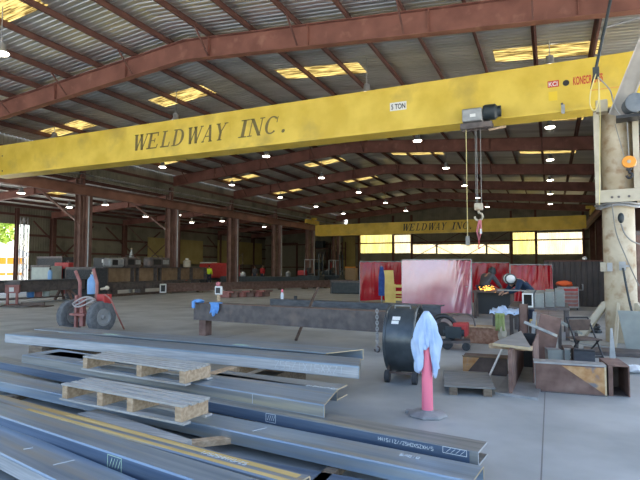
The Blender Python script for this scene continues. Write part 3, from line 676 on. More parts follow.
# ================================================================== STEEL STACK IN THE FOREGROUND
def prof(kind, H, B, t=.012, tw=.009):
    if kind == 'flat': return [(0, 0), (t, 0), (t, H - tw), (B - t, H - tw), (B - t, 0), (B, 0), (B, H - .01), (B - .01, H), (.01, H), (0, H - .01)]
    if kind == 'C': return [(0, 0), (B, 0), (B, t), (tw, t), (tw, H - t), (B, H - t), (B, H), (.008, H), (0, H - .008)]
    if kind == 'rev': return [(0, 0), (B, 0), (B, H), (0, H), (0, H - t), (B - tw, H - t), (B - tw, t), (0, t)]
    if kind == 'tube': return None
def beam(name, label, cat, kind, p, q, H, B, m, zb, group=None, skew=0.0, edge='cut_edge', chalks=(), extra=None):
    """p,q : plan position of the front edge, left and right end"""
    p = Vector((p[0], p[1], zb)); q = Vector((q[0], q[1], zb)); L = (q - p).length; a = math.atan2(q.y - p.y, q.x - p.x)
    poly = prof(kind, H, B); n = len(poly); mb = MB()
    mb.v = [Vector((0, y, z)) for y, z in poly] + [Vector((L + skew * y, y, z)) for y, z in poly]
    mb.f = [list(range(n)), [n + i for i in range(n)][::-1]] + [[i, n + i, n + (i + 1) % n, (i + 1) % n] for i in range(n)]; mb.m = [0] * len(mb.f)
    o = solid(name, mb, M[m], label, cat, group, loc=p, rot=a)
    for x, s in ((L, 1), (0, -1)):
        e = MB()
        k = [Vector(((x + skew * y if s > 0 else 0), y, z)) for y, z in poly]; k2 = [v + Vector((.003 * s, 0, 0)) for v in k]
        fs = [list(range(n)), [n + i for i in range(n)][::-1]] + [[i, n + i, n + (i + 1) % n, (i + 1) % n] for i in range(n)]
        e.add(k + k2, fs); part(o, 'cut_end', e, M[edge])
    for c in chalks:
        kindc, x0, x1, lo, hi = c[:5]; cm = MB(); w = .0035
        def st(u0, v0, u1, v1):
            if kindc[0] == 'f': cm.bar((u0, -.0045, v0), (u1, -.0045, v1), w, .003, (0, 1, 0)) if abs(u1 - u0) + abs(v1 - v0) > 0 else None
            else: cm.bar((u0, v0, H + .0015), (u1, v1, H + .0015), w, .003)
        if kindc[1] == 't':
            x = x0; rnd = random.Random(int(x0 * 100)); cw = (hi - lo) * .62
            while x < x1:
                g = rnd.choice('XI2/5H01')
                for a0, b0, a1, b1 in {'X': [(0, 0, 1, 1), (0, 1, 1, 0)], 'I': [(.5, 0, .5, 1)], '2': [(0, 1, 1, 1), (1, 1, 0, 0), (0, 0, 1, 0)], '/': [(0, 0, 1, 1)], '5': [(1, 1, 0, 1), (0, 1, 0, .5), (0, .5, 1, .5), (1, .5, 1, 0), (1, 0, 0, 0)],
                                       'H': [(0, 0, 0, 1), (1, 0, 1, 1), (0, .5, 1, .5)], '0': [(0, 0, 1, 0), (1, 0, 1, 1), (1, 1, 0, 1), (0, 1, 0, 0)], '1': [(.4, 0, .6, 1)]}[g]:
                    st(x + a0 * cw, lo + b0 * (hi - lo), x + a1 * cw, lo + b1 * (hi - lo))
                x += cw * 1.45
        elif kindc[1] == 'b':
            st(x0, lo, x1, lo); st(x1, lo, x1, hi); st(x1, hi, x0, hi); st(x0, hi, x0, lo)
            for i in range(4):
                u = x0 + (x1 - x0) * (.15 + .2 * i); st(u, lo + (hi - lo) * .2, u + (x1 - x0) * .18, lo + (hi - lo) * .85)
        else: st(x0, lo, x1, hi)
        part(o, 'chalk_marking', cm, M[c[5] if len(c) > 5 else 'chalk'])
    return o
def ext(p, q, xl, xr):
    """line through p,q clipped to the given X range"""
    s = (q[1] - p[1]) / (q[0] - p[0]); return (xl, p[1] + s * (xl - p[0])), (xr, p[1] + s * (xr - p[0]))
def lz(p0, p1, z, xl=None, xr=None):
    a, b = at_z(*p0, z), at_z(*p1, z)
    return ext(a, b, a.x if xl is None else xl, b.x if xr is None else xr)
GB = 'steel beams stacked in the foreground'
# top layer
p, q = lz((5, 333.6), (359, 366), .51)
A1 = beam('steel_channel', 'long pale faced channel on top of the stack, white chalk numbers near its right end', 'steel beam', 'flat', p, q, .14, .47, 'mill', .37, GB, skew=-.36, chalks=[('ft', 5.15, 6.05, .03, .115)])
part(A1, 'primed_face', MB().b2((.01, -.003, .006), ((Vector(q) - Vector(p)).length - .01, 0, .118)), M['mill_light'], label='pale front face')
beam('steel_channel', 'channel behind the chalk numbered one on the top layer, its open side facing it', 'steel beam', 'rev', (-8.3, 6.17), (-2.62, 5.99), .14, .50, 'mill', .37, GB, skew=.62, chalks=[('tt', 1.6, 1.95, .06, .12, 'chalk_green'), ('tt', 4.2, 4.5, .06, .12, 'chalk_green')])
# second layer
p, q = lz((22, 354.5), (324, 405), .36)
CB = beam('steel_channel', 'wide channel lying flat on the second layer below the chalk numbered one', 'steel beam', 'flat', p, q, .11, .55, 'mill', .25, GB, skew=-.33, chalks=[('fl', 4.2, 4.2, .01, .1), ('tt', 1.2, 1.4, .1, .15)])
part(CB, 'primed_face', MB().b2((.01, -.002, .004), ((Vector(q) - Vector(p)).length - .01, 0, .1)), M['mill_warm'], label='warm grey front face')
p, q = lz((110, 362.5), (336, 390), .36, xl=-6.6)
beam('steel_channel', 'channel with a tan cut bracket shaped end open to the right on the second layer', 'steel beam', 'C', p, q, .11, .27, 'mill_warm', .25, GB, chalks=[('tt', 4.25, 4.6, .02, .06)])
# third layer
p, q = lz((290, 416.5), (478, 452), .25, xl=-7.6)
L2 = q[0] - p[0]
beam('steel_channel', 'channel at the back of the bottom layer, white edged end nearest the pink post', 'steel beam', 'C', p, q, .105, .26, 'mill_warm', .145, GB, edge='mill_light', chalks=[('fb', 5.2, 5.31, .02, .095), ('ft', 6.35, 6.8, .052, .078), ('fb', L2 - .2, L2 - .02, .055, .1)])
part(bpy.context.scene.collection.objects[-1] if False else [o for o in COL.objects if o.get('label', '').startswith('channel at the back of the bottom')][0], 'blue_face', MB().b2((.01, -.002, .002), (L2, 0, .098)), M['mill_dark'], label='dark blue front face')
p, q = lz((200, 424), (340, 453.7), .19, xl=-6.8, xr=-.50)
bk = at_z(410, 451, .19)
fy = p[1] + (q[1] - p[1]) * (bk.x - p[0]) / (q[0] - p[0])
beam('steel_channel', 'long blue grey channel lying flat in front of the back channel of the bottom layer', 'steel beam', 'flat', p, q, .11, max(.2, bk.y - fy - .01), 'mill', .08, GB, chalks=[('tl', 4.45, 4.5, .08, .22), ('tt', 5.75, 5.9, .2, .235)])
# near layer
zN = .27
p, q = lz((0, 416), (193, 480), zN, xl=-5.4)
pb, qb = lz((100, 431.7), (207, 461.7), zN, xl=-5.4); pc, qc = lz((100, 421), (200, 447.5), zN, xl=-5.4)
xe = at_z(305, 476, zN).x
p, q = ext(p, q, -5.4, xe + .12); 
def gap(p_, q_, P_, Q_, x): 
    f = lambda a, b: a[1] + (b[1] - a[1]) * (x - a[0]) / (b[0] - a[0])
    return f(P_, Q_) - f(p_, q_)
b1 = gap(p, q, pb, qb, -3.2)
NA = beam('steel_channel', 'blue channel with a dark front face and boxed chalk mark in the near layer', 'steel beam', 'flat', p, q, .12, b1, 'mill', .15, GB, chalks=[('fb', 2.50, 2.66, .005, .105, 'chalk_green')])
part(NA, 'blue_face', MB().b2((.01, -.002, .0), ((Vector(q) - Vector(p)).length - .01, 0, .108)), M['mill_dark'], label='dark blue front face')
pb, qb = ext(pb, qb, -5.4, xe)
NB = beam('steel_channel', 'channel with ochre streaks along its top behind the boxed chalk mark channel', 'steel beam', 'flat', (pb[0], pb[1] + .012), (qb[0], qb[1] + .012), .12, max(.14, gap(pb, qb, pc, qc, -3.0)), 'mill_stripe', .15, GB, chalks=[('tt', 3.1, 3.5, .08, .12)])
LB = (Vector(qb) - Vector(pb)).length; WB = max(.14, gap(pb, qb, pc, qc, -3.0))
part(NB, 'ochre_streak', MB().b2((.9, .01, .12), (LB - .02, .05, .1215)).b2((1.4, WB * .55, .12), (LB - .05, WB * .85, .1215)), M['ochre'], label='ochre yellow streak')
p, q = lz((0, 453), (55, 480), .19, xl=-5.0, xr=-2.2)
pn, qn = lz((0, 416), (193, 480), zN, xl=-5.0, xr=-2.2)
NN = beam('steel_channel', 'nearest flat channel at the lower left corner with a pale front flange', 'steel beam', 'flat', p, q, .12, max(.25, gap(p, q, pn, qn, -3.4) - .02), 'mill', .07, GB, chalks=[('tl', 1.75, 1.78, .12, .26), ('tl', 1.25, 1.27, .14, .2)])
part(NN, 'primed_face', MB().b2((.01, -.003, .004), ((Vector(q) - Vector(p)).length - .01, 0, .105)), M['mill_light'], label='pale front flange')
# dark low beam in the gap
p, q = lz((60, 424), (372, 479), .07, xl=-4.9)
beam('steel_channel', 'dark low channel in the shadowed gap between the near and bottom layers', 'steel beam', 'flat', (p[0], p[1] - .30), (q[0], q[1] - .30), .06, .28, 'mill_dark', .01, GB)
# boards and dunnage
a, b = at_z(92, 409, .2), at_z(186, 440, .2)
solid('timber_plank', MB().bar(a + Vector((0, -.05, -.03)), b + Vector((0, -.05, -.03)), .20, .045), M['wood_grey'], 'rough grey timber plank between the ochre streaked channel and the lower pallet', 'plank', bevel=.004)
def block(a, b, w, h, lab, m='wood_dark'):
    solid('timber_dunnage', MB().bar(a, b, w, h), M[m], lab, 'timber', 'timber blocks under the steel stack', bevel=.006)
a = at_z(186, 442, .12); b = at_z(232, 437, .12); block(a - Vector((0, 0, .02)), b - Vector((0, 0, .02)), .09, .055, 'short tan timber block at the right end of the grey plank', 'wood_tan')
for i, x in enumerate((-4.3, -2.7)):
    block(Vector((x, 2.15, .035)), Vector((x, 2.72, .035)), .1, .07, 'flat timber bearer under the nearest channel, %s one' % ('left', 'right')[i])
for i, x in enumerate((-5.9, -1.55)):
    block(Vector((x, 2.7 if x < -3 else 3.3, .035)), Vector((x, 5.0 if x < -3 else 4.4, .035)), .1, .07, 'flat timber bearer under the bottom steel layer, %s end' % ('left' if i == 0 else 'right'))
a = at_z(204, 370, .34); b = at_z(232, 365, .38)
block(Vector((-3.62, 4.92, .31)), Vector((-3.62, 6.4, .31)), .13, .115, 'tan timber spacer right of the upper pallet under the top channel', 'wood_tan')
block(Vector((-7.3, 5.45, .19)), Vector((-7.3, 6.6, .19)), .3, .36, 'timber crib under the left half of the top channels')
block(Vector((-3.3, 5.35, .19 - .06)), Vector((-3.3, 6.5, .19 - .06)), .3, .245, 'timber crib under the right half of the top channels')
block(Vector((-5.2, 4.75, .125)), Vector((-5.2, 5.5, .125)), .16, .24, 'timber block under the left end of the second layer')
block(Vector((-2.9, 4.45, .07)), Vector((-2.9, 5.1, .07)), .16, .14, 'timber block under the right part of the second layer')
# pallets
def pallet(label, P0, P1, z, dep, ht, deckm, strm, xs, boards=5, split=False):
    P0, P1 = Vector(P0), Vector(P1); L = (P1 - P0).length; a = math.atan2(P1.y - P0.y, P1.x - P0.x)
    T = thing('wooden_pallet', label, 'pallet', (P0.x, P0.y, z), a)
    t = .02; bw = dep / boards
    for i in range(boards):
        off = .02 * math.sin(i * 7.3)
        part(T, 'deck_board', MB().b2((off, i * bw + .012, ht - t), (L + off, (i + 1) * bw - .012, ht)), M[deckm], bevel=.003)
    for i in (0, boards - 1):
        part(T, 'bottom_board', MB().b2((-.01, i * bw, 0), (L + .02, (i + 1) * bw, t)), M[deckm], bevel=.003)
    for x in xs:
        part(T, 'stringer', MB().b2((x * L - .03, .012, t), (x * L + .05, dep - .012, ht - t)), M[strm], bevel=.004)
    return T
a, b = at_z(82, 356, .53), at_z(184, 370, .53)
pallet('pale weathered pallet under the top channel, upper one of the two pallets', (a.x, a.y), (b.x, b.y), .365, .42, .165, 'wood_grey', 'wood_tan', (.02, .58, .97))
a, b = at_z(60, 383.5, .42), at_z(182, 406, .42)
pallet('rough brown pallet with four block ends in front, lower one of the two pallets', (a.x, a.y), (b.x, b.y), .255, .36, .165, 'wood_grey', 'wood_tan', (.03, .35, .6, .96), boards=4)

# ================================================================== MIDDLE DISTANCE
# ribbed beam on stub legs
def hbeam(mb, L, Hh, W, tf=.02, tw=.014):
    return mb.b2((0, -W / 2, 0), (L, W / 2, tf)).b2((0, -W / 2, Hh - tf), (L, W / 2, Hh)).b2((0, -tw / 2, tf), (L, tw / 2, Hh - tf))
def plan(p, q): return math.atan2(q.y - p.y, q.x - p.x)
a = at_z(194, 335, 0); b = at_z(399, 353, 0); L = (b - a).length
T = thing('steel_beam', 'dark mottled deep steel beam on stub legs behind the stack, blue gloves on its left end', 'steel beam', a, plan(a, b))
part(T, 'girder', MB().b2((0, -.02, .36), (L, .02, .76)).b2((0, 0, .36), (L, .28, .375)).b2((0, 0, .745), (L, .28, .76)), M['dark_steel'])
part(T, 'edge_lip', MB().b2((0, -.03, .752), (L, -.005, .765)), M['rust'])
for x in (.25, L - .12): part(T, 'stub_leg', MB().b2((x - .1, -.0, 0), (x + .1, .22, .36)), M['rust'], bevel=.01)
EB = T
a = at_z(270, 321, 0); b = at_z(441, 333, 0); L = (b - a).length
T = thing('steel_beam', 'blue grey deep beam lying behind the dark mottled beam', 'steel beam', a, plan(a, b))
part(T, 'girder', MB().b2((0, -.01, 0), (L, .01, .66)).b2((0, -.012, 0), (L, .3, .02)).b2((0, -.012, .64), (L, .3, .66)), M['blue_steel'])
part(T, 'end_plate', MB().b2((0, -.012, .02), (.02, .3, .64)), M['dark_steel'])
a, b = at_z(296, 341, 0), at_y(317.5, 288, 11.8)
solid('pry_bar', MB().cyl(a + Vector((0, -.0, .02)), b, .035, n=8), M['rust_dark'], 'dark steel bar leaning against the mottled beam', 'bar')
# chain at the right end of that beam
T = thing('hanging_chain', 'steel chain hanging from the mottled beam beside the drum fan', 'chain', at_z(377, 362, 0))
mb = MB(); cx = at_y(377, 315, 9.25)
for i in range(15):
    z = .77 - .055 * i; an = R(90 * (i % 2) + 20); pts = []
    for k in range(10):
        t = 2 * math.pi * k / 10; u = .022 * math.sin(t); pts.append(cx * 1.0 + Vector((u * math.cos(an), u * math.sin(an), z - cx.z + .04 * math.cos(t))))
    mb.tube(pts, .010, 5, True)
part(T, 'links', mb, M['grey_metal'], True, world=True)
hk = [Vector((cx.x, cx.y, 0)) + Vector((.05 * math.sin(R(t)), 0, -.02 + .08 + .05 * math.cos(R(t)))) for t in range(0, 300, 30)]
part(T, 'hook', MB().tube(hk, .016, 6), M['dark_steel'], True, world=True)
# blue gloves and small stand on the left end
def cloth_blob(c, sx, sy, sz, seed):
    rnd = random.Random(seed); mb = MB(); n, m = 14, 9; rows = []
    for j in range(m + 1):
        t = math.pi * j / m; row = []
        for i in range(n):
            a = 2 * math.pi * i / n; k = 1 + .22 * math.sin(3 * a + seed + 2 * t) + .12 * math.sin(5 * a - t * 3)
            row.append(Vector(c) + Vector((sx * k * math.sin(t) * math.cos(a), sy * k * math.sin(t) * math.sin(a), sz * math.cos(t) * (1 + .1 * math.sin(4 * a)))))
        rows.append(row + [row[0]])
    return mb.grid(rows)
def onbeam(px, py): 
    v = at_z(px, py, .765); return v
c = onbeam(197, 303)
g = cloth_blob(c + Vector((0, .08, .04)), .13, .1, .045, 1); 
g.b2((c.x - .13, c.y - .03, c.z - .12), (c.x - .06, c.y - .02 + .03, c.z + .04))
solid('blue_glove', g, M['blue_rag'], 'crumpled blue work glove at the very left end of the mottled beam', 'glove', smooth=True)
c = onbeam(215, 303.5); mb = MB(); rows = []
for j in range(8):
    v = j / 7; row = []
    for i in range(10):
        u = i / 9 - .5; row.append(Vector((c.x + u * .26 * (1 - .25 * v) + .03 * math.sin(v * 4), c.y - .035 - .015 * math.sin(u * 14 + v * 3), .79 - .27 * v - .05 * math.cos(u * 9) * v)))
    rows.append(row)
mb.grid(rows); rows = [[p + Vector((0, .012, 0)) for p in r] for r in rows]; mb.grid(rows)
mb.b2((c.x - .13, c.y - .045, .765), (c.x + .12, c.y + .12, .79))
solid('blue_rag', mb, M['blue_rag'], 'blue rag draped over the front of the mottled beam below the white framed gauge', 'rag', smooth=True)
c = onbeam(215, 301)
T = thing('gauge_stand', 'small white framed gauge with a pink knob standing on the mottled beam', 'gauge', c + Vector((.02, .12, 0)))
part(T, 'stand', MB().cyl((0, 0, 0), (0, 0, .16), .05, .04, 10), M['wood_tan'])
part(T, 'frame', MB().b2((-.1, -.03, .15), (.1, .03, .36)), M['white'], bevel=.015)
part(T, 'dial', MB().b2((-.065, -.035, .185), (.065, -.029, .325)), M['black'])
part(T, 'knob', MB().ball((-.02, 0, .41), (.055, .055, .06), 12, 8), M['sling'], True)
# pink topped bottle and small black can on the blue grey beam
c = at_z(280.5, 299.3, .66) ; T = thing('spray_bottle', 'pale pink spray bottle standing on the blue grey beam', 'bottle', c + Vector((0, .1, 0)))
part(T, 'body', MB().lathe([(.045, 0), (.048, .02), (.048, .15), (.02, .19), (.02, .21)], n=14), M['plastic_white'], True)
part(T, 'cap', MB().lathe([(.025, .2), (.03, .21), (.03, .27), (.015, .29)], n=12), M['pink'], True)
c = at_z(294, 300.2, .66); solid('small_can', MB().lathe([(.05, 0), (.052, .01), (.052, .11), (.045, .12)], c + Vector((0, .1, 0)), n=14), M['black'], 'small black can on the blue grey beam', 'can')

# ---- drum fan
fc = at_z(406.5, 383.5, 0); fc.z = 0
fd = (vs0 := Vector((fc.y, -fc.x, 0)).normalized()) ; fv = Vector((fc.x, fc.y, 0)).normalized()
ax = (fd * math.cos(R(12)) - fv * math.sin(R(12)))
T = thing('drum_fan', 'big black drum fan on wheels behind the pink post', 'fan', fc + fv * .35, math.atan2(ax.y, ax.x))
Rr = .47; Z = .57
part(T, 'shell', MB().lathe([(Rr, -.21), (Rr, .19), (Rr - .012, .19), (Rr - .012, -.21), (Rr, -.21)], (0, 0, Z), (1, 0, 0), 48, cap=False), M['black_drum'], True)
for x in (-.21, .19):
    part(T, 'rim', MB().tube([(x, Rr * math.cos(a), Z + Rr * math.sin(a)) for a in [2 * math.pi * i / 48 for i in range(48)]], .022, 8, True), M['black_drum'], True)
for x in (-.20, .18):
    mb = MB()
    for k in range(1, 8): mb.tube([(x, k * .06 * math.cos(a), Z + k * .06 * math.sin(a)) for a in [2 * math.pi * i / 32 for i in range(32)]], .004, 4, True)
    for k in range(12):
        a = 2 * math.pi * k / 12; mb.cyl((x, .05 * math.cos(a), Z + .05 * math.sin(a)), (x, Rr * math.cos(a), Z + Rr * math.sin(a)), .004, n=4)
    part(T, 'guard_grille', mb, M['black'])
part(T, 'motor', MB().cyl((-.1, 0, Z), (.06, 0, Z), .09, n=20), M['black'], True)
bl = part(T, 'fan_blades', MB().cyl((.02, 0, Z), (.1, 0, Z), .06, n=16), M['grey_metal'])
for k in range(6):
    a = 2 * math.pi * k / 6; d = Vector((0, math.cos(a), math.sin(a))); n = Vector((0, -math.sin(a), math.cos(a)))
    part(bl, 'blade', MB().prism([(.05, -.05), (.42, -.12), (.42, .1), (.05, .04)], (.06, 0, Z), d, (n + Vector((.5, 0, 0))).normalized(), Vector((.004, 0, 0))), M['grey_metal'])
part(T, 'handle', MB().tube([(-.12, -.16, Z + .44), (-.12, -.17, Z + .48), (.1, -.17, Z + .48), (.1, -.16, Z + .44)], .012, 6), M['grey_metal'])
def onshell(x, deg, w, h):
    a = R(deg); n = Vector((0, -math.cos(a), math.sin(a))); t = Vector((0, math.sin(a), math.cos(a))); c = Vector((x, 0, Z)) + n * (Rr + .002)
    return MB().prism([(-w / 2, -h / 2), (w / 2, -h / 2), (w / 2, h / 2), (-w / 2, h / 2)], c, (1, 0, 0), t, n * .002)
lb = part(T, 'warning_label', onshell(-.06, 42, .11, .06), M['white'], label='white label'); part(T, 'warning_label', onshell(-.07, 34, .10, .05), M['white'], label='white label')
fr_ = MB()
for x in (-.19, .19): fr_.bar((x, -.38, .14), (x, .38, .14), .03, .03); fr_.bar((x, -.3, .14), (x, -.3, .24), .03, .03); fr_.bar((x, .3, .14), (x, .3, .24), .03, .03)
fr_.bar((-.19, -.36, .14), (.19, -.36, .14), .03, .03).bar((-.19, .36, .14), (.19, .36, .14), .03, .03)
part(T, 'base_frame', fr_, M['rust_dark'])
for x in (-.19, .19):
    for y in (-.36, .36):
        part(T, 'wheel', MB().cyl((x - .03, y, .085), (x + .03, y, .085), .085, n=18), M['rubber'], True)

# ---- pink post with rag
c = at_z(427.5, 415, 0)
T = thing('delineator_post', 'pink traffic delineator post on a round rubber base', 'traffic post', c)
part(T, 'base', MB().lathe([(.215, 0), (.22, .012), (.20, .028), (.12, .045), (.075, .05), (.07, .06)], n=8).b2((-.24, -.03, 0), (-.14, .05, .03)), mat('dusty_base', (.24, .24, .24), (.34, .34, .33), 8, .8))
part(T, 'post', MB().lathe([(.062, .05), (.06, .2), (.054, .9), (.05, 1.02), (.03, 1.05)], n=24), M['pink'], True)
T2 = c
rows = []; nA, nH = 64, 30
gd = Vector((-c.x, -c.y, 0)).normalized(); ga = math.atan2(gd.y, gd.x)
for j in range(nH + 1):
    v = j / nH; row = []
    for i in range(nA):
        a = 2 * math.pi * i / nA; da = (a - ga + math.pi) % (2 * math.pi) - math.pi
        front = 1 / (1 + (da / .55) ** 8)
        lat = math.sin(da)                                  # + = one side
        hem = .42 + .05 * math.sin(2 * a + 1) + .36 * front + .03 * math.sin(5 * a)
        z = 1.115 - v * (1.115 - hem)
        s = min(1, v * 5); rad = .02 + .045 * s ** .6
        spread = max(0, min(1, (1.10 - z) / .30))
        drop = max(0, (.78 - z) / .4)
        rad += (.075 - .03 * drop) * spread * (abs(lat) ** .8) * (1 - .35 * drop) + .022 * spread * math.sin(7 * a + 5 * v) * (.5 + .5 * abs(lat)) + .012 * spread * math.sin(13 * a - 9 * v + 1)
        rad = max(rad, .064 if z < 1.03 else .02)
        row.append(Vector((rad * math.cos(a), rad * math.sin(a), z)))
    rows.append(row + [row[0]])
mb = MB().grid(rows)
o = solid('cloth_rag', mb, M['rag'], 'pale blue cloth draped over the top of the pink post', 'rag', loc=c, smooth=True)
sm = o.modifiers.new('thick', 'SOLIDIFY'); sm.thickness = .006; sm.offset = 1

# ---- wheeled welding cart with two tyres
WT = at_z(101, 333, 0)
ang = math.atan2(-WT.y, -WT.x)                 # towards the viewer
nrm = Matrix.Rotation(R(42), 3, 'Z') @ Vector((math.cos(ang), math.sin(ang), 0))   # wheel axis, right of the view line
T = thing('gas_bottle_cart', 'two wheeled cart with pink handles, big tyres and coiled hoses beside the steel stack', 'cart', WT, math.atan2(nrm.y, nrm.x))
# local x = axle (towards viewer right), left wheel at negative x
for x in (0, -1.02):
    w = part(T, 'tyre', MB().lathe([(.22, -.1), (.33, -.11), (.385, -.075), (.39, 0), (.385, .075), (.33, .11), (.22, .1)], (x, 0, .39), (1, 0, 0), 36, cap=False), M['tyre'], True)
    part(w, 'wheel_disc', MB().lathe([(.23, .085), (.2, .095), (.18, .06), (.07, .05), (.06, .09), (.02, .1)], (x, 0, .39), (1, 0, 0), 30, cap=False).lathe([(.23, -.085), (.02, -.06)], (x, 0, .39), (1, 0, 0), 30, cap=False), M['grey_metal'], True)
part(T, 'axle', MB().cyl((-1.02, 0, .39), (0, 0, .39), .035, n=10), M['red_fade'])
part(T, 'frame', MB().b2((-.75, -.3, .42), (-.25, .25, .47)).bar((-.72, -.12, .1), (-.72, -.12, .9), .07, .07).bar((-.5, -.12, .15), (-.5, -.12, .85), .12, .09), M['red_fade'], bevel=.006)
h1, h2 = at_y(75.5, 271, WT.y + .1), at_y(94.5, 269, WT.y + .05)
for (t0, t1, b0) in (((75.5, 271), (80, 282), (79.5, 318)), ((93.5, 269), (97, 283), (96.5, 316))):
    part(T, 'handle', MB().tube([at_y(*t0, WT.y), at_y(*t1, WT.y), at_y(*b0, WT.y)], .04, 8), M['red_fade'], True, world=True)
c = at_y(91.5, 294, WT.y + .35)
bt = part(T, 'gas_cylinder', MB().lathe([(.10, 0), (.105, .02), (.105, .36), (.06, .43), (.04, .45), (.04, .5)], c, n=18), M['blue_bottle'], True, world=True, label='pale blue gas bottle')
part(bt, 'valve', MB().ball(c + Vector((.05, 0, .54)), .05, 8, 6), M['cream'], True, world=True)
c = at_y(103.5, 299, WT.y + .1)
part(T, 'tool_box', MB().box(c, (.3, .25, .24)), M['red'], world=True, bevel=.02, label='red box')
c = at_y(107, 288, WT.y + .1); part(T, 'regulator', MB().cyl(c + Vector((-.2, 0, -.03)), c, .03, n=8).ball(c, .055, 10, 8), M['cream'], True, world=True)
hc = at_y(86, 302, WT.y - .12)
for k in range(3):
    mb = MB().tube([hc + Vector((.33 * math.cos(t) - .02 * k, .14 * math.sin(t) - .04, .05 * math.cos(2 * t + k) + .05 * (k - 1) + .06 * math.cos(t))) for t in [2 * math.pi * i / 26 for i in range(26)]], .02, 6, True)
    part(T, 'hose_coil', mb, M['hose'], True, world=True)
part(T, 'hose', MB().tube(curve([at_y(104, 294, WT.y - .1), at_y(111, 300, WT.y), at_y(117, 314, WT.y + .1), at_z(124, 329, .03)]), .02, 6), M['red_fade'], True, world=True)

# ---- engine cart behind the post
c0 = at_z(452, 349, 0); T = thing('engine_cart', 'small wheeled engine cart with a red motor and round reel behind the pink post', 'cart', c0, 0.2)
c = at_y(443, 329, c0.y); part(T, 'reel', MB().tube([c + Vector((.24 * math.cos(a), .05 * math.cos(a), .26 * math.sin(a))) for a in [2 * math.pi * i / 30 for i in range(30)]], .045, 8, True).cyl(c + Vector((0, -.03, 0)), c + Vector((0, .05, 0)), .14, n=18), M['black'], True, world=True)
c = at_y(461, 329, c0.y + .1); part(T, 'engine', MB().box(c, (.28, .3, .26)), M['red'], world=True, bevel=.03)
c = at_y(454, 332, c0.y); part(T, 'pump', MB().box(c, (.3, .2, .22)).cyl(c + Vector((-.2, 0, 0)), c + Vector((.2, 0, 0)), .08, n=12), M['fork_dark'], world=True)
part(T, 'deck', MB().bar(at_y(442, 341, c0.y), at_y(470, 341, c0.y + .1), .35, .05), M['dark_steel'], world=True)
for px, py, rr in ((447, 345.5, .11), (466, 346, .075)):
    c = at_y(px, py, c0.y - .12); c.z = rr; part(T, 'wheel', MB().cyl(c, c + Vector((.0, .07, 0)), rr, n=20), M['rubber'], True, world=True)
part(T, 'handle', MB().tube(curve([at_y(437, 338, c0.y), at_y(440, 320, c0.y), at_y(452, 316, c0.y), at_y(466, 314, c0.y), at_y(473, 318, c0.y), at_y(475, 326, c0.y)]), .018, 6), M['dark_steel'], True, world=True)
# ================================================================== RIGHT FOREGROUND CLUSTER
# grey pallet in front of the dark channel
a = at_z(446, 395, 0); b = at_z(500, 398, 0)
T = thing('wooden_pallet', 'grey dusty pallet on the floor between the pink post and the short wide flange beam', 'pallet', (a.x, a.y, 0), plan(a, b))
L = (b - a).length - .05
for i in range(4): part(T, 'deck_board', MB().b2((-.02, i * .25 + .01, .095), (L + .0, i * .25 + .24, .115)), M['wood_grey'] if False else mat('dusty_board_%d' % i, (.19, .185, .17), (.28, .27, .25), 7, .9, stretch=(.4, 4, 4)), bevel=.004)
for x in (.04, L - .14): part(T, 'stringer', MB().b2((x, .02, 0), (x + .1, .98, .094)), M['wood_dark'], bevel=.004)
# dark lying channel
a = at_z(463, 373, 0); b = at_z(508, 376.4, 0); a2 = at_z(461, 352, .23)
L = (b - a).length
T = thing('steel_channel', 'dark brown channel on edge with an orange rusted left end behind the grey pallet', 'steel beam', a, plan(a, b))
part(T, 'web', MB().b2((0, .0, 0), (L, .012, .25)).b2((0, 0, .238), (L, .36, .25)).b2((0, 0, 0), (L, .36, .012)), M['rust_dark'])
part(T, 'rusted_end', MB().prism([(0, 0), (.05, 0), (.24, .24), (0, .24)], (0, -.002, .004), (1, 0, 0), (0, 0, 1), (0, .002, 0)), M['rust_orange'], label='orange rusted triangle')
part(T, 'top_edge', MB().b2((-.01, -.01, .25), (L, .03, .262)), M['wood_dark'])
ch = T
# rough rusty block
v = at_z(464, 343, 0); w = at_z(500, 345, 0)
T = thing('rusty_block', 'rough rusty rectangular block on the floor behind the dark brown channel', 'steel block', v, plan(v, w))
L = (w - v).length
part(T, 'bar', MB().b2((0, .02, 0), (L, .30, .34)), M['rust_block'], bevel=.012)
part(T, 'flange', MB().b2((-.03, -.005, .33), (L * .9, .33, .36)), M['wood_tan'], bevel=.004)
part(T, 'white_tape', cloth_blob((L + .03, .12, .22), .08, .14, .2, 5), M['plastic_white'] if False else M['cream'], True, label='pale crumpled wrapping')
solid('leaning_strip', MB().bar(at_z(488, 379, .01), at_y(502, 349, 8.0), .03, .012), M['white'], 'thin white strip leaning against the dark brown channel', 'strip')
# short wide flange beam with pointed top plate
a = at_z(495, 394.5, 0); b = at_z(538, 400, 0); W = (b - a).length; rot = R(-1.5)
Hh = .585
T = thing('steel_beam_stub', 'short wide flange beam stub with a pointed tan edged top plate', 'steel beam', a, rot)
fa, fb = at_z(493, 343, Hh), at_z(531, 347.5, Hh); iv = inv(T); pa, pb = iv @ fa, iv @ fb; ap = iv @ at_z(521, 330.5, Hh)
part(T, 'bottom_flange', MB().prism([(0, 0), (W, -.07), (W + .03, 2.2), (.06, 2.2)], (0, 0, 0), (1, 0, 0), (0, 1, 0), (0, 0, .03)), M['grey_metal'])
part(T, 'web', MB().b2((W * .36 - .02, .02, .03), (W * .36 + .02, 2.1, Hh - .03)), M['rust'])
part(T, 'side_plate', MB().b2((W * .80, .75, .03), (W * .83, 2.1, Hh - .03)), M['rust'])
part(T, 'opening_shade', MB().b2((W * .41, 1.9, .03), (W * .79, 1.95, Hh - .03)), M['black'])  # black block stands in for the shade inside the opening
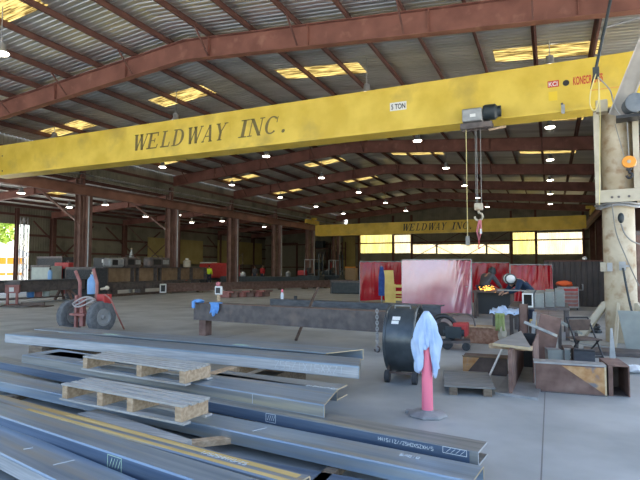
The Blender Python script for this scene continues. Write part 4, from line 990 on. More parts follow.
tp = part(T, 'top_plate', MB().prism([(pa.x, pa.y), (pb.x, pb.y), (pb.x - .02, pb.y + .15), (ap.x, ap.y), (pa.x + .02, pa.y + .25)], (0, 0, Hh - .03), (1, 0, 0), (0, 1, 0), (0, 0, .028)), M['grey_metal'])
part(tp, 'cut_edge', MB().prism([(pa.x - .004, pa.y - .006), (pb.x + .004, pb.y - .006), (pb.x + .004, pb.y), (pa.x - .004, pa.y)], (0, 0, Hh - .034), (1, 0, 0), (0, 1, 0), (0, 0, .034)), M['cut_edge'], label='tan cut edge')
# board under the top plate, left
u, v = at_z(489, 346, Hh - .07), at_z(532, 349, Hh - .07)
part(T, 'timber_cap', MB().bar(iv @ u + Vector((0, .05, 0)), iv @ v + Vector((0, .05, 0)), .14, .05), M['wood_tan'], label='tan timber strip')
# lying beam with orange triangle
a = at_z(536, 391, 0); b = at_z(607, 396.5, 0); L = (b - a).length; rot = plan(a, b)
T = thing('steel_beam', 'brown beam lying on its side on the floor with an orange rust triangle at its right end', 'steel beam', a, rot)
part(T, 'web', MB().b2((0, 0, .01), (L, .015, .36)), M['rust'])
part(T, 'top_flange', MB().b2((-.02, -.02, .36), (L, .22, .38)).b2((0, .2, .02), (L, .215, .36)), M['grey_metal'])
part(T, 'bottom_flange', MB().b2((0, -.02, 0), (L, .22, .012)), M['dark_steel'])
part(T, 'rusted_patch', MB().prism([(L - .5, .345), (L - .02, .345), (L - .02, .02)], (0, -.003, 0), (1, 0, 0), (0, 0, 1), (0, .003, 0)), M['rust_orange'], label='orange rust triangle')
part(T, 'end_edge', MB().b2((L - .02, -.004, .012), (L, .0, .36)), M['cut_edge'])
# open box section at its right
a = at_z(609, 396, 0); b = at_z(630.5, 397.5, 0); W = (b - a).length; rot2 = plan(a, b)
T = thing('box_section', 'short dark brown box section, open end forward, right of the orange triangle beam', 'steel box', a, rot2)
part(T, 'side', MB().b2((0, 0, 0), (.05, .55, .38)), M['rust']); part(T, 'side', MB().b2((W - .014, 0, 0), (W, .55, .38)), M['rust'])
part(T, 'top', MB().b2((.05, 0, .365), (W - .014, .55, .38)), M['rust']); part(T, 'bottom', MB().b2((.05, 0, 0), (W - .014, .55, .012)), M['dark_steel'])
part(T, 'back_plate', MB().b2((.05, .52, .012), (W - .014, .535, .365)), M['rust_dark'])
# stub pieces behind it
a = at_z(548, 368, 0); b = at_z(571, 369, 0); L = (b - a).length
T = thing('angle_offcut', 'pale grey angle offcut standing on the floor before the folding chair', 'steel offcut', a + Vector((0, .15, 0)), plan(a, b))
part(T, 'leg', MB().b2((0, 0, 0), (L, .01, .27)), M['grey_plate']); part(T, 'leg', MB().b2((0, 0, 0), (.01, .3, .27)).b2((0, .0, .26), (L * .6, .2, .27)), M['grey_metal'])
a = at_z(566, 371, 0)
T = thing('box_offcut', 'small dark square tube offcut beside the pale angle offcut', 'steel offcut', a + Vector((-.02, .3, 0)), .1)
part(T, 'tube', MB().b2((0, 0, .1), (.012, .3, .32)).b2((.14, 0, .1), (.152, .3, .32)).b2((.012, 0, .31), (.14, .3, .32)).b2((.012, 0, .1), (.14, .3, .11)), M['rust_dark']); part(T, 'foot', MB().b2((.02, .02, 0), (.13, .28, .1)), M['wood_dark'])
for i, (px, lab) in enumerate(((585, 'dark blue grey short channel behind the orange triangle beam, near the chair legs'), (600, 'short flat steel piece on the floor behind the right end of the orange triangle beam'))):
    a = at_z(px - 12, 372, 0); b = at_z(px + 10, 374, 0); L = (b - a).length
    mb = MB().b2((0, .3, 0), (L, .312, .3)).b2((0, .3, .28), (L, .45, .3)) if i == 0 else MB().b2((0, .3, 0), (L, .5, .05))
    solid('channel_offcut', mb, M['blue_steel'] if i == 0 else M['grey_metal'], lab, 'steel offcut', loc=a, rot=plan(a, b))
# tilted beam
a, b = at_z(541, 364, 0.02), at_y(551, 316, 9.5); a = a + Vector((0, .15, 0))
d = (b - a); f = frame(d, (0, -1, 0)); Ln = d.length
T = thing('tilted_channel', 'brown channel leaning steeply behind the pointed top plate', 'steel beam', (a.x, a.y, 0))
mb = MB(); mb.box(a + f @ Vector((Ln / 2, 0, 0)), (Ln, .33, .016), f); 
for s in (-1, 1): mb.box(a + f @ Vector((Ln / 2, s * .16, -.07)), (Ln, .016, .13), f)
part(T, 'channel', mb, M['rust'], world=True)
mb = MB().box(a + f @ Vector((Ln / 2, .168, -.07)), (Ln - .02, .002, .13), f); part(T, 'side_flange', mb, M['grey_metal'], world=True)
solid('flat_bar', MB().bar(at_y(524, 322, 9.0), at_y(557, 336, 9.2), .045, .02, (0, -1, .4)), M['mill_warm'], 'pale flat bar lying across the leaning brown channel', 'steel bar')
u, v = at_y(556, 319, 10.6), at_y(580, 333, 10.3)
T = thing('flat_bar', 'grey flat bar on stub legs between leaning channel and folding chair', 'steel bar', ((u.x + v.x) / 2, 10.45, 0))
part(T, 'bar', MB().bar(u, v, .04, .16, (0, -1, 0)), M['grey_plate'], world=True)
for q in (u.lerp(v, .15), u.lerp(v, .85)): part(T, 'stub_leg', MB().b2((q.x - .03, q.y - .03, 0), (q.x + .03, q.y + .03, q.z - .03)), M['dark_steel'], world=True)
a = at_z(532, 358, 0); solid('stub_plate', MB().prism([(0, 0), (.06, 0), (.12, .75), (.06, .75)], a + Vector((-.05, .6, 0)), (1, 0, 0), (0, 0, 1), (0, .3, 0)), M['grey_metal'], 'grey plate edge standing between the pointed top plate and the leaning brown channel', 'steel plate')
# folding chair
c = at_z(584, 361, 0)
T = thing('folding_chair', 'dark metal folding chair in front of the cream pillar', 'chair', c, R(-58))
def leg(p, q): return MB().tube([p, q], .014, 8)
S_ = .22
for y in (-.2, .2):
    part(T, 'leg', leg((S_ + .05, y, 0), (-.16, y, .72)), M['black']); part(T, 'leg', leg((-.26, y * .9, 0), (.16, y * .9, .38)), M['black'])
part(T, 'seat', MB().b2((-.2, -.2, .37), (.22, .2, .395)), M['rust_dark'], bevel=.01)
part(T, 'backrest', MB().bar((-.10, -.2, .60), (-.10, .2, .60), .022, .2, (.25, 0, 1)), M['rust_dark'], bevel=.008)
part(T, 'top_rail', leg((-.16, -.2, .72), (-.16, .2, .72)), M['black']); part(T, 'stretcher', leg((-.2, -.18, .07), (-.2, .18, .07)), M['black']); part(T, 'stretcher', leg((.2, -.2, .1), (.2, .2, .1)), M['black'])
# plates by the pillar
a, b = at_z(630, 346, 0), at_z(645, 350, 0)
solid('steel_plate', MB().prism([(0, 0), (.5, 0), (.36, .78), (-.12, .78)], at_z(626.5, 351, 0) + Vector((0, -.06, 0)), (.97, -.1, 0), (0, .22, .97), (0, .02, 0)), M['grey_plate'], 'grey green plate leaning against the foot of the cream pillar', 'steel plate')
solid('steel_plate', MB().b2((.55, 10.6, 0), (2.2, 11.25, .06)), M['dark_steel'], 'thick dark plate flat on the floor before the cream pillar', 'steel plate', bevel=.005)
solid('pointed_bar', MB().prism([(-.05, 0), (.07, 0), (.05, .1), (.015, .62), (-.015, .62)], at_z(613, 368, 0), (1, 0, 0), (0, .1, 1), (0, .03, 0)), M['grey_metal'], 'grey pointed steel piece standing before the middle of the pillar', 'steel piece')
solid('plastic_wrap', cloth_blob(at_z(634, 369, .06), .17, .1, .06, 3), M['plastic_white'], 'crumpled white plastic on the floor at the right edge', 'plastic')
# cables on the floor near the tool box
solid('cable_pile', (lambda mb: [mb.tube(curve([Vector((.75 + .35 * math.sin(k * 2.1 + t * 1.3), 14.6 + .6 * math.cos(k + t * 1.7), .03 + .025 * k)) for t in range(7)], 5), .02, 5) for k in range(5)] and mb)(MB()), M['fork_dark'], 'tangled dark cables on the floor left of the cream pillar', 'cable')

# ---- tubes, tables behind
def tube_y(label, x, y0, y1, z, w, h, m, end, t=.02, plug='black', dp=.3):
    T = thing('square_tube', label, 'steel tube', (x, y0, z))
    part(T, 'tube', MB().b2((0, 0, 0), (t, y1 - y0, h)).b2((w - t, 0, 0), (w, y1 - y0, h)).b2((t, 0, 0), (w - t, y1 - y0, t)).b2((t, 0, h - t), (w - t, y1 - y0, h)), M[m])
    part(T, 'painted_end', MB().b2((-.003, -.006, -.003), (t * 1.4, 0, h + .003)).b2((w - t * 1.4, -.006, -.003), (w + .003, 0, h + .003)).b2((t * 1.4, -.006, -.003), (w - t * 1.4, 0, t * 1.4)).b2((t * 1.4, -.006, h - t * 1.4), (w - t * 1.4, 0, h + .003)), M[end])
    part(T, 'bore_fill', MB().b2((t, dp, t), (w - t, dp + .01, h - t)), M[plug])  # closes the tube end; a black one stands in for shade inside
    return T
p0, p1 = at_y(522.5, 307, 12.3), at_y(533, 293.5, 12.3)
tube_y('white ended square tube with a black opening on the tube stand', p0.x, 12.3, 14.3, p0.z, p1.x - p0.x, p1.z - p0.z, 'grey_plate', 'white')
T = thing('tube_stand', 'steel stand carrying the white ended square tube', 'stand', (p0.x, 12.35, 0))
part(T, 'shelf', MB().b2((p0.x - .3, 12.32, p0.z - .05), (p0.x + .95, 14.3, p0.z - .002)), M['dark_steel'], world=True)
for x in (p0.x - .25, p0.x + .9):
    for y in (12.5, 14.1): part(T, 'leg', MB().b2((x - .04, y - .04, 0), (x + .04, y + .04, p0.z - .05)), M['dark_steel'], world=True)
for i in range(3):
    x = p1.x + .03 + i * .21
    tube_y('grey square tube right of the white ended one, %s from the left' % ORD[i], x, 12.35 + .25 * i, 14.3, p0.z, .19, .30 + .03 * i, 'grey_plate', 'mill_warm', plug='grey_plate', dp=.015)
a = at_z(524, 338, 0); 
T = thing('channel_post', 'upright brown grey channel post behind the pointed top plate', 'steel post', at_y(524, 342, 10.6) * 1.0)
T.location.z = 0
zt_ = at_y(524, 304, 10.6).z
part(T, 'post', MB().b2((-.08, 0, .02), (.08, .012, zt_)).b2((-.08, 0, .02), (-.068, .12, zt_)).b2((.068, 0, .02), (.08, .12, zt_)), M['rust'])
part(T, 'base_plate', MB().b2((-.14, -.06, 0), (.14, .18, .02)), M['dark_steel'])
c = at_y(533, 323, 10.9); 
T = thing('yellow_box', 'small yellow box on a stand beside the upright channel post', 'box', (c.x, 10.9, 0))
part(T, 'stand', MB().b2((-.07, -.05, 0), (.07, .05, c.z - .06)), M['rust_dark']); part(T, 'box', MB().b2((-.06, -.06, c.z - .06), (.06, .06, c.z + .07)), M['yellow_pale'], bevel=.008); part(T, 'label', MB().b2((-.04, -.064, c.z - .03), (.03, -.06, c.z + .04)), M['white'])
# work table with blue cloth and vest
z = .66; a, b = at_z(491, 312, z), at_z(521, 313.5, z)
T = thing('work_table', 'low steel work table under a pale cloth behind the rusty block', 'table', ((a.x + b.x) / 2, a.y, 0))
iv = inv(T); A2, B2 = iv @ a, iv @ b
part(T, 'top', MB().b2((A2.x, 0, z - .04), (B2.x, .9, z - .005)), M['dark_steel'])
for x in (A2.x + .05, B2.x - .05):
    for y in (.06, .84): part(T, 'leg', MB().b2((x - .025, y - .025, 0), (x + .025, y + .025, z - .04)), M['dark_steel'])
rows = [[Vector((a.x - .03 + (b.x - a.x + .06) * u / 12, a.y - .04 + .75 * v / 8, z + .015 + .022 * math.sin(u * 1.9 + v) + (.07 if 2 < u < 6 and 2 < v < 7 else 0) - (.05 if v == 0 else 0))) for u in range(13)] for v in range(9)]
o = solid('table_cloth', MB().grid(rows), M['rag'], 'pale blue cloth spread on the low work table', 'cloth', smooth=True); o.modifiers.new('t', 'SOLIDIFY').thickness = .01
a, b = at_y(495, 313, a.y - .06), at_y(505, 331, a.y - .06)
rows = [[Vector((a.x + (b.x - a.x) * u / 10, a.y - .02 * math.sin(u * 1.6) - .005 * v, a.z + (b.z - a.z) * v / 6)) for u in range(11)] for v in range(7)]
o = solid('hi_vis_vest', MB().grid(rows), mat('olive_vest', (.30, .36, .12), (.42, .48, .22), 5, .9), 'olive yellow vest hanging from the front of the low work table', 'vest', smooth=True); o.modifiers.new('t', 'SOLIDIFY').thickness = .012
# tool box
c = at_z(568.5, 310, 0)
T = thing('tool_chest', 'red and grey drawer tool chest in front of the dark sheet wall', 'tool chest', (c.x, c.y, 0), 0)
part(T, 'cabinet', MB().b2((-.36, 0, .08), (.36, .45, .86)), M['grey_metal'], bevel=.012)
for i in range(5):
    zz = .14 + i * .14; dr = part(T, 'drawer', MB().b2((-.33, -.02, zz), (.33, 0, zz + .12)), M['red_fade'] if i < 4 else M['red'], bevel=.006)
    part(dr, 'handle', MB().b2((-.28, -.045, zz + .095), (.28, -.02, zz + .115)), M['grey_metal'])
for x in (-.3, .3): part(T, 'caster', MB().cyl((x - .02, .1, .04), (x + .02, .1, .04), .04, n=12), M['rubber'])
part(T, 'side_rail', MB().tube([(.36, .02, .75), (.5, .02, .75), (.5, .02, .95), (.5, .4, .95)], .02, 6), M['grey_metal'])
rows = cloth_blob((c.x - .1, c.y + .2, .97), .28, .18, .11, 2)
solid('orange_bag', rows, M['orange_red'], 'orange bag lying on the tool chest', 'bag', smooth=True)
# dark sheet screen behind it
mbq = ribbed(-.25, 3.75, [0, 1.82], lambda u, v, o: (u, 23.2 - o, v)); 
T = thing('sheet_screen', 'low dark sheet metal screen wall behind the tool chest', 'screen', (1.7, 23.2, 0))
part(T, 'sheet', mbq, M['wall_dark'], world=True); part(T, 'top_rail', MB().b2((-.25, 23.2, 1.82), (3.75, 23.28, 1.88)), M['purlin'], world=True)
for x in (-.2, 1.7, 3.6): part(T, 'post', MB().b2((x, 23.21, 0), (x + .08, 23.29, 1.82)), M['purlin'], world=True)
c = at_y(585, 266, 23.1); T = thing('wall_lamp', 'small white lamp on top of the dark sheet screen', 'lamp', (c.x, 23.24, 1.88)); part(T, 'shade', MB().lathe([(.05, 0), (.09, .03), (.09, .10), (.03, .14)], n=12), M['white'], True)

# ================================================================== WELDING SCREENS
from mathutils import noise
def screen(label, P, Q, ztop, zbot, m, seed, amp=.04, folds=9, frame_m='grey_metal', tuck=0.0):
    P, Q = Vector(P), Vector(Q); a = plan(P, Q); L = (Q - P).length; rnd = random.Random(seed)
    T = thing('welding_screen', label, 'welding screen', (P.x, P.y, 0), a)
    n, k = 90, 26; rows = []; ph = [rnd.uniform(0, 6.28) for _ in range(6)]
    for j in range(k + 1):
        v = j / k; row = []
        for i in range(n + 1):
            u = i / n
            edge = max(0, (u - .60 - .12 * v) / .3) if tuck else .5 + .5 * noise.noise(Vector((u * 2.3, v * 1.1, seed * 3.1)))
            y = amp * (min(1, edge) + .03) * 1.9 * noise.noise(Vector((u * folds * 1.35 + (v * 2.2 if tuck else .8 * v), v * 1.3, seed * 7.7)))
            y += .030 * noise.noise(Vector((u * 2.2, v * 1.6, seed * 1.7)))
            y += .02 * math.sin(3 * u + 2 * v + ph[2]) - .05 * v
            z = ztop - .03 * abs(math.sin(folds * 3.14 * u)) * (1 - v) * (.4 + edge) - (ztop - zbot) * v - .02 * math.sin(9 * u + ph[3]) * v
            row.append(Vector((u * L, y - .03, z)))
        rows.append(row)
    part(T, 'vinyl_curtain', MB().grid(rows), M[m], True)
    part(T, 'top_rail', MB().cyl((0, 0, ztop + .01), (L, 0, ztop + .01), .022, n=8), M[frame_m])
    for x in (0, L):
        part(T, 'upright', MB().cyl((x, 0, .04), (x, 0, ztop), .022, n=8), M[frame_m]); part(T, 'foot', MB().bar((x, -.25, .02), (x, .25, .02), .04, .04), M[frame_m])
    part(T, 'mid_rail', MB().cyl((0, .02, .95), (L, .02, .95), .015, n=8), M[frame_m])
    return T
P, Q = at_z(402.5, 313, 0), at_z(472, 316, 0)
screen('large glossy pinkish red welding screen in the middle of the hall', P, Q, 1.84, .06, 'curtain_sheen', 3, .11, 13, tuck=1)
P, Q = at_z(360, 302.5, 0), at_z(404, 302.5, 0)
screen('dark red welding screen behind the yellow board, left of the glossy one', P, Q, 1.84, .1, 'curtain', 4, .05, 6)
P, Q = Vector((-3.4, 22.6, 0)), Vector((-1.75, 23.0, 0))
P.x = at_y(470, 270, 22.6).x; Q.x = at_y(509, 270, 23.0).x
screen('deep red welding screen behind the sparking welder', P, Q, 1.78, .1, 'curtain', 6, .06, 6)
P = at_y(510, 270, 20.5); P.z = 0; Q = at_y(552, 270, 21.0); Q.z = 0
screen('wrinkled red welding screen behind the bending welder in navy', P, Q, 1.68, .1, 'curtain', 8, .08, 7)
# yellow board, crate, blue strip
c = at_z(390, 303, 0)
T = thing('yellow_board', 'tall yellow board standing before the dark red welding screen', 'board', c, .15)
part(T, 'board', MB().prism([(-.22, .02), (.24, .02), (.14, 1.45), (-.30, 1.45)], (0, 0, 0), (1, 0, 0), (0, .06, 1), (0, .05, 0)), M['yellow_pale']); part(T, 'foot', MB().b2((-.3, -.15, 0), (-.22, .25, .05)), M['yellow_pale']); part(T, 'foot', MB().b2((.14, -.15, 0), (.22, .25, .05)), M['yellow_pale'])
c = at_z(399, 303.5, 0)
T = thing('yellow_crate', 'open yellow crate beside the tall yellow board', 'crate', c, .15)
for zz in (.12, .42, .7): part(T, 'slat', MB().b2((-.2, -.01, zz), (.22, .02, zz + .12)), M['yellow_pale'])
for x in (-.2, .17): part(T, 'post', MB().b2((x, .02, 0), (x + .05, .08, .84)), M['yellow_pale'])
part(T, 'shelf', MB().b2((-.2, .02, .3), (.22, .5, .33)), M['yellow_pale'])
c = at_z(381, 304.5, 0)
T = thing('blue_jacket', 'dark blue jacket hanging on a peg post left of the yellow board', 'jacket', c)
part(T, 'peg_post', MB().cyl((0, .1, 0), (0, .1, 1.65), .03, n=8), M['grey_metal'])
rows = []
for j in range(12):
    v = j / 11; row = []
    for i in range(20):
        a = 2 * math.pi * i / 20; r = .06 + .07 * min(1, v * 3) + .015 * math.sin(5 * a + v * 4); row.append(Vector((r * math.cos(a), .1 + .5 * r * math.sin(a), 1.62 - 1.25 * v)))
    rows.append(row + [row[0]])
part(T, 'jacket', MB().grid(rows), mat('royal_blue_cloth', (.02, .05, .22), (.04, .1, .32), 5, .9), True)

# ================================================================== PEOPLE
def skinned(parent, name, verts, edges, radii, m, root=0, label=None, sub=2, top=None):
    me = bpy.data.meshes.new(name); me.from_pydata([tuple(v) for v in verts], edges, []); me.materials.append(m)
    o = bpy.data.objects.new(name, me); COL.objects.link(o)
    if parent: o.parent = parent
    sk = o.modifiers.new('skin', 'SKIN'); sk.use_smooth_shade = True
    for i, r in enumerate(radii):
        d = me.skin_vertices[0].data[i]; d.radius = r if isinstance(r, tuple) else (r, r); d.use_root = (i == root)
    ss = o.modifiers.new('sub', 'SUBSURF'); ss.levels = sub; ss.render_levels = sub
    if label: o['label'] = label
    return o
STAND = dict(hip=(0, 0, .93), waist=(0, 0, 1.08), chest=(0, 0, 1.28), neck=(0, 0, 1.47), head=(0, .02, 1.60), crown=(0, .01, 1.72),
    shl=(-.19, 0, 1.41), ell=(-.25, -.02, 1.13), wrl=(-.24, .10, .90), shr=(.19, 0, 1.41), elr=(.25, -.02, 1.13), wrr=(.24, .10, .90),
    hl=(-.1, 0, .88), kl=(-.11, .02, .48), al=(-.11, -.02, .08), tl=(-.12, .13, .035), hr=(.1, 0, .88), kr=(.11, .02, .48), ar=(.11, -.02, .08), tr=(.12, .13, .035))
def person(label, loc, rot, shirt, trousers, pose=None, helmet=None, hair='hair', shirt_label=None):
    J = {k: Vector(v) for k, v in {**STAND, **(pose or {})}.items()}
    T = thing('person', label, 'person', loc, rot)
    keys = list(J); ix = {k: i for i, k in enumerate(keys)}
    rad = dict(hip=(.15, .11), waist=(.13, .10), chest=(.16, .11), neck=.055, head=(.075, .09), crown=(.06, .07), shl=.07, shr=.07, ell=.046, elr=.046, wrl=.03, wrr=.03, hl=.095, hr=.095, kl=.062, kr=.062, al=.042, ar=.042, tl=.04, tr=.04)
    vs = [J[k] for k in keys]; rr = [rad[k] for k in keys]
    ed = [('hip', 'waist'), ('waist', 'chest'), ('chest', 'neck'), ('neck', 'head'), ('head', 'crown'), ('chest', 'shl'), ('shl', 'ell'), ('ell', 'wrl'), ('chest', 'shr'), ('shr', 'elr'), ('elr', 'wrr'),
          ('hip', 'hl'), ('hl', 'kl'), ('kl', 'al'), ('al', 'tl'), ('hip', 'hr'), ('hr', 'kr'), ('kr', 'ar'), ('ar', 'tr')]
    ed = [(ix[a], ix[b]) for a, b in ed]
    # hands : palm, four fingers, thumb
    for s, el, wr in ((-1, 'ell', 'wrl'), (1, 'elr', 'wrr')):
        d = (J[wr] - J[el]).normalized(); f = frame(d, (0.2, .3, 1)); b = len(vs); vs.append(J[wr] + d * .075); rr.append((.036, .022)); ed.append((ix[wr], b))
        for k, (dy, ln) in enumerate(((-.03, .065), (-.01, .08), (.01, .075), (.03, .058))):
            vs.append(J[wr] + d * (.085 + ln * .55) + f @ Vector((0, dy * 1.1, -.006))); rr.append(.0095); ed.append((b, len(vs) - 1))
            vs.append(vs[-1] + d * ln * .4 + f @ Vector((0, 0, -.03))); rr.append(.008); ed.append((len(vs) - 2, len(vs) - 1))
        vs.append(J[wr] + d * .05 + f @ Vector((0, -.05 * s, -.02))); rr.append(.011); ed.append((ix[wr], len(vs) - 1))
    hd = (J['crown'] - J['neck']).normalized(); 
    skinned(T, 'body', vs, ed, rr, M['skin'], ix['hip'])
    hf = frame(Vector((1, 0, 0)), hd); fwd = hf.col[1].normalized() if hf.col[1].y > 0 else -hf.col[1].normalized(); hc = J['head'] + hd * .03
    fc_ = MB().ball(hc + fwd * .10 - hd * .015, (.014, .02, .025), 8, 6)
    for s in (-1, 1): fc_.ball(hc + Vector((s * .082, 0, 0)) - hd * .01, (.014, .028, .035), 8, 6)
    part(T, 'face_features', fc_, M['skin'], True)
    part(T, 'eyes', MB().ball(hc + fwd * .083 + Vector((.03, 0, 0)) + hd * .02, .011, 8, 6).ball(hc + fwd * .083 + Vector((-.03, 0, 0)) + hd * .02, .011, 8, 6), M['black'], True)
    part(T, 'mouth', MB().ball(hc + fwd * .088 - hd * .06, (.022, .008, .006), 8, 6), M['red_fade'], True)
    # clothes
    ks = ['hip', 'waist', 'chest', 'neck0', 'shl', 'ell', 'wl', 'shr', 'elr', 'wr']; V = {k: J[k] for k in ks if k in J}
    V['neck0'] = J['chest'].lerp(J['neck'], .72); V['wl'] = J['ell'].lerp(J['wrl'], .9); V['wr'] = J['elr'].lerp(J['wrr'], .9); V['hip'] = J['hip'] - (J['waist'] - J['hip']) * .15
    i2 = {k: i for i, k in enumerate(ks)}; R2 = dict(hip=(.185, .14), waist=(.165, .13), chest=(.19, .14), neck0=.075, shl=.095, shr=.095, ell=.066, elr=.066, wl=.05, wr=.05)
    skinned(T, 'jacket', [V[k] for k in ks], [(i2[a], i2[b]) for a, b in (('hip', 'waist'), ('waist', 'chest'), ('chest', 'neck0'), ('chest', 'shl'), ('shl', 'ell'), ('ell', 'wl'), ('chest', 'shr'), ('shr', 'elr'), ('elr', 'wr'))], [R2[k] for k in ks], M[shirt], 1, label=shirt_label)
    ks = ['hip', 'hl', 'kl', 'al', 'hr', 'kr', 'ar']; i3 = {k: i for i, k in enumerate(ks)}; R3 = dict(hip=(.165, .125), hl=.115, hr=.115, kl=.085, kr=.085, al=.07, ar=.07)
    skinned(T, 'trousers', [J[k] for k in ks], [(i3[a], i3[b]) for a, b in (('hip', 'hl'), ('hl', 'kl'), ('kl', 'al'), ('hip', 'hr'), ('hr', 'kr'), ('kr', 'ar'))], [R3[k] for k in ks], M[trousers], 0)
    for s in 'lr':
        a, t = J['a' + s], J['t' + s]; d = (t - a); d.z = 0; d.normalize()
        c = (a + t) / 2; c.z = .05; part(T, 'boot', MB().ball(c, (.055, .15, .05), 12, 8, frame(Vector((d.y, -d.x, 0)))), M['black'], True)
    if helmet:
        h = part(T, 'helmet', MB().ball(hc + fwd * .02 + hd * .02, (.13, .145, .165), 20, 14, frame(Vector((1, 0, 0)), hd)), M[helmet], True)
        part(h, 'visor', MB().box(hc + fwd * .155 + hd * .03, (.13, .025, .07), frame(Vector((1, 0, 0)), hd)), M['glass'])
        if helmet == 'white':
            for q in (-.06, .06): part(h, 'stripe', MB().ball(hc + fwd * .02 + hd * .02 + Vector((q, 0, 0)), (.03, .152, .172), 14, 10, frame(Vector((1, 0, 0)), hd)), M['fork_dark'], True)
    elif hair:
        part(T, 'hair', MB().ball(hc - fwd * .02 + hd * .045, (.092, .10, .09), 16, 10, frame(Vector((1, 0, 0)), hd)), M[hair], True)
    return T
BEND = dict(waist=(0, .10, 1.04), chest=(0, .30, 1.16), neck=(0, .46, 1.25), head=(0, .55, 1.27), crown=(0, .64, 1.32), shl=(-.19, .38, 1.20), shr=(.19, .38, 1.20),
    ell=(-.27, .50, .98), wrl=(-.15, .72, .90), elr=(.27, .50, .98), wrr=(.15, .72, .90), kl=(-.12, .05, .48), kr=(.12, .05, .48))
w = at_z(484, 314.5, 0)
person('welder in dark clothes and dark helmet bending over sparks beside the glossy red screen', (w.x - .05, w.y + .3, 0), R(-35), 'grey_cloth', 'jeans', {**BEND, 'chest': (0, .22, 1.22), 'neck': (0, .34, 1.36), 'head': (0, .41, 1.42), 'crown': (0, .46, 1.52), 'shl': (-.19, .26, 1.3), 'shr': (.19, .26, 1.3)}, helmet='fork_dark')
w = at_y(521, 300, 14.4)
person('welder in a navy jacket and striped white helmet bending behind the tubes', (w.x + .2, 15.2, 0), R(118), 'navy', 'jeans', {**BEND, 'chest': (0, .26, 1.18), 'neck': (0, .42, 1.27), 'head': (0, .52, 1.28), 'crown': (0, .61, 1.32)}, helmet='white')
# welding bench with sparks
a, b = at_y(474, 290, 16.9), at_y(514, 290, 16.9)
T = thing('welding_bench', 'dark welding bench with sparks between the two welders', 'bench', ((a.x + b.x) / 2, 16.9, 0))
part(T, 'top', MB().b2((a.x, 16.6, .80), (b.x, 17.25, .86)), M['rust_dark'], world=True)
for x in (a.x + .06, b.x - .06):
    for y in (16.68, 17.18): part(T, 'leg', MB().b2((x - .04, y - .04, 0), (x + .04, y + .04, .80)), M['rust_dark'], world=True)
part(T, 'lower_panel', MB().b2((a.x + .1, 17.1, .1), (b.x - .1, 17.14, .78)), M['black'], world=True)
part(T, 'work_piece', MB().b2((a.x + .3, 16.8, .86), (b.x + .2, 16.92, .93)), M['rust'], world=True)
c = at_y(487, 288.5, 16.7); T = thing('welding_sparks', 'orange welding sparks at the edge of the dark welding bench', 'sparks', c)
rnd = random.Random(3); mb = MB()
for i in range(70):
    d = Vector((rnd.gauss(0, .09), rnd.gauss(0, .04), rnd.gauss(.0, .035))); mb.bar(c + d, c + d * 1.25 + Vector((.015, 0, -.003)), .006, .006)
stuff(part(T, 'spark_shower', mb, M['spark'], world=True))
c = at_y(533, 288, 14.0)
solid('flat_bar', MB().bar(at_y(498, 290, 14.2), at_y(532, 291, 13.6), .05, .03), M['grey_metal'], 'long pale bar held level in front of the navy jacketed welder', 'steel bar')

def at_d(px, py, Y): v = at_y(px, py, Y); return v
w = at_z(209, 284.5, 0)
person('person in a bright hi-vis yellow jacket standing before the red tank', (w.x, w.y, 0), R(25), 'hivis', 'jeans', shirt_label='bright yellow jacket')
for px, Y, sh, lab, r_ in ((236.5, 38.6, 'white_cloth', 'person in a pale top standing by the third column', 160), (255, 43, 'grey_cloth', 'person in dark grey clothes standing before the gold wall panel', 190), (262.5, 44, 'red_cloth', 'person in a red top standing before the gold wall panel', 170)):
    x = at_y(px, 270, Y).x; person(lab, (x, Y, 0), R(r_), sh, 'jeans')
# ================================================================== FAR THINGS, LEFT SIDE
# long steel workbench at the left edge
Tx = -21.4
T = thing('steel_workbench', 'long dark steel workbench at the far left, red stand at its front', 'bench', (Tx, 12.5, 0))
part(T, 'top_beam', MB().b2((Tx - .5, 12.0, .52), (Tx + .5, 18.2, .98)), M['dark_steel'], world=True, bevel=.01)
part(T, 'top_plate', MB().b2((Tx - .6, 12.0, .98), (Tx + .6, 18.4, 1.02)), M['blue_steel'], world=True)
for y in (13.2, 17.4):
    for s in (-1, 1):
        part(T, 'trestle_leg', MB().bar((Tx + s * .6, y, 0), (Tx + s * .25, y, .52), .09, .09), M['rust'], world=True); part(T, 'trestle_leg', MB().bar((Tx + s * .6, y + .5, 0), (Tx + s * .25, y + .1, .52), .09, .09), M['rust'], world=True)
part(T, 'lower_shelf', MB().b2((Tx - .45, 12.6, .2), (Tx + .45, 17.2, .24)), M['rust_dark'], world=True)
c = at_z(12, 305, 0)
T = thing('jack_stand', 'small red stand with a white label in front of the left workbench', 'stand', c, R(35))
part(T, 'legs', MB().b2((-.22, -.05, 0), (-.14, .05, .5)).b2((.14, -.05, 0), (.22, .05, .5)).b2((-.25, -.2, 0), (.25, .2, .03)), M['red_fade']); part(T, 'head', MB().b2((-.28, -.08, .5), (.28, .08, .85)), M['red_fade'], bevel=.01); part(T, 'top', MB().b2((-.32, -.1, .85), (.32, .1, 1.02)), M['dark_steel'])
part(T, 'label', MB().b2((-.1, -.085, .56), (.08, -.08, .74)), M['white'])
c = at_z(26, 306.5, 0)
T = thing('scrap_plate', 'dark flat steel plates on the floor before the left workbench', 'steel plate', c, R(20))
part(T, 'plate', MB().b2((-1.1, -.4, 0), (1.0, .3, .03)), M['rust_dark']); part(T, 'plate', MB().b2((-.5, -.6, .03), (.5, .1, .07)), M['dark_steel']); part(T, 'angle', MB().b2((-.1, -.2, .07), (.9, -.15, .18)), M['rust_dark'])
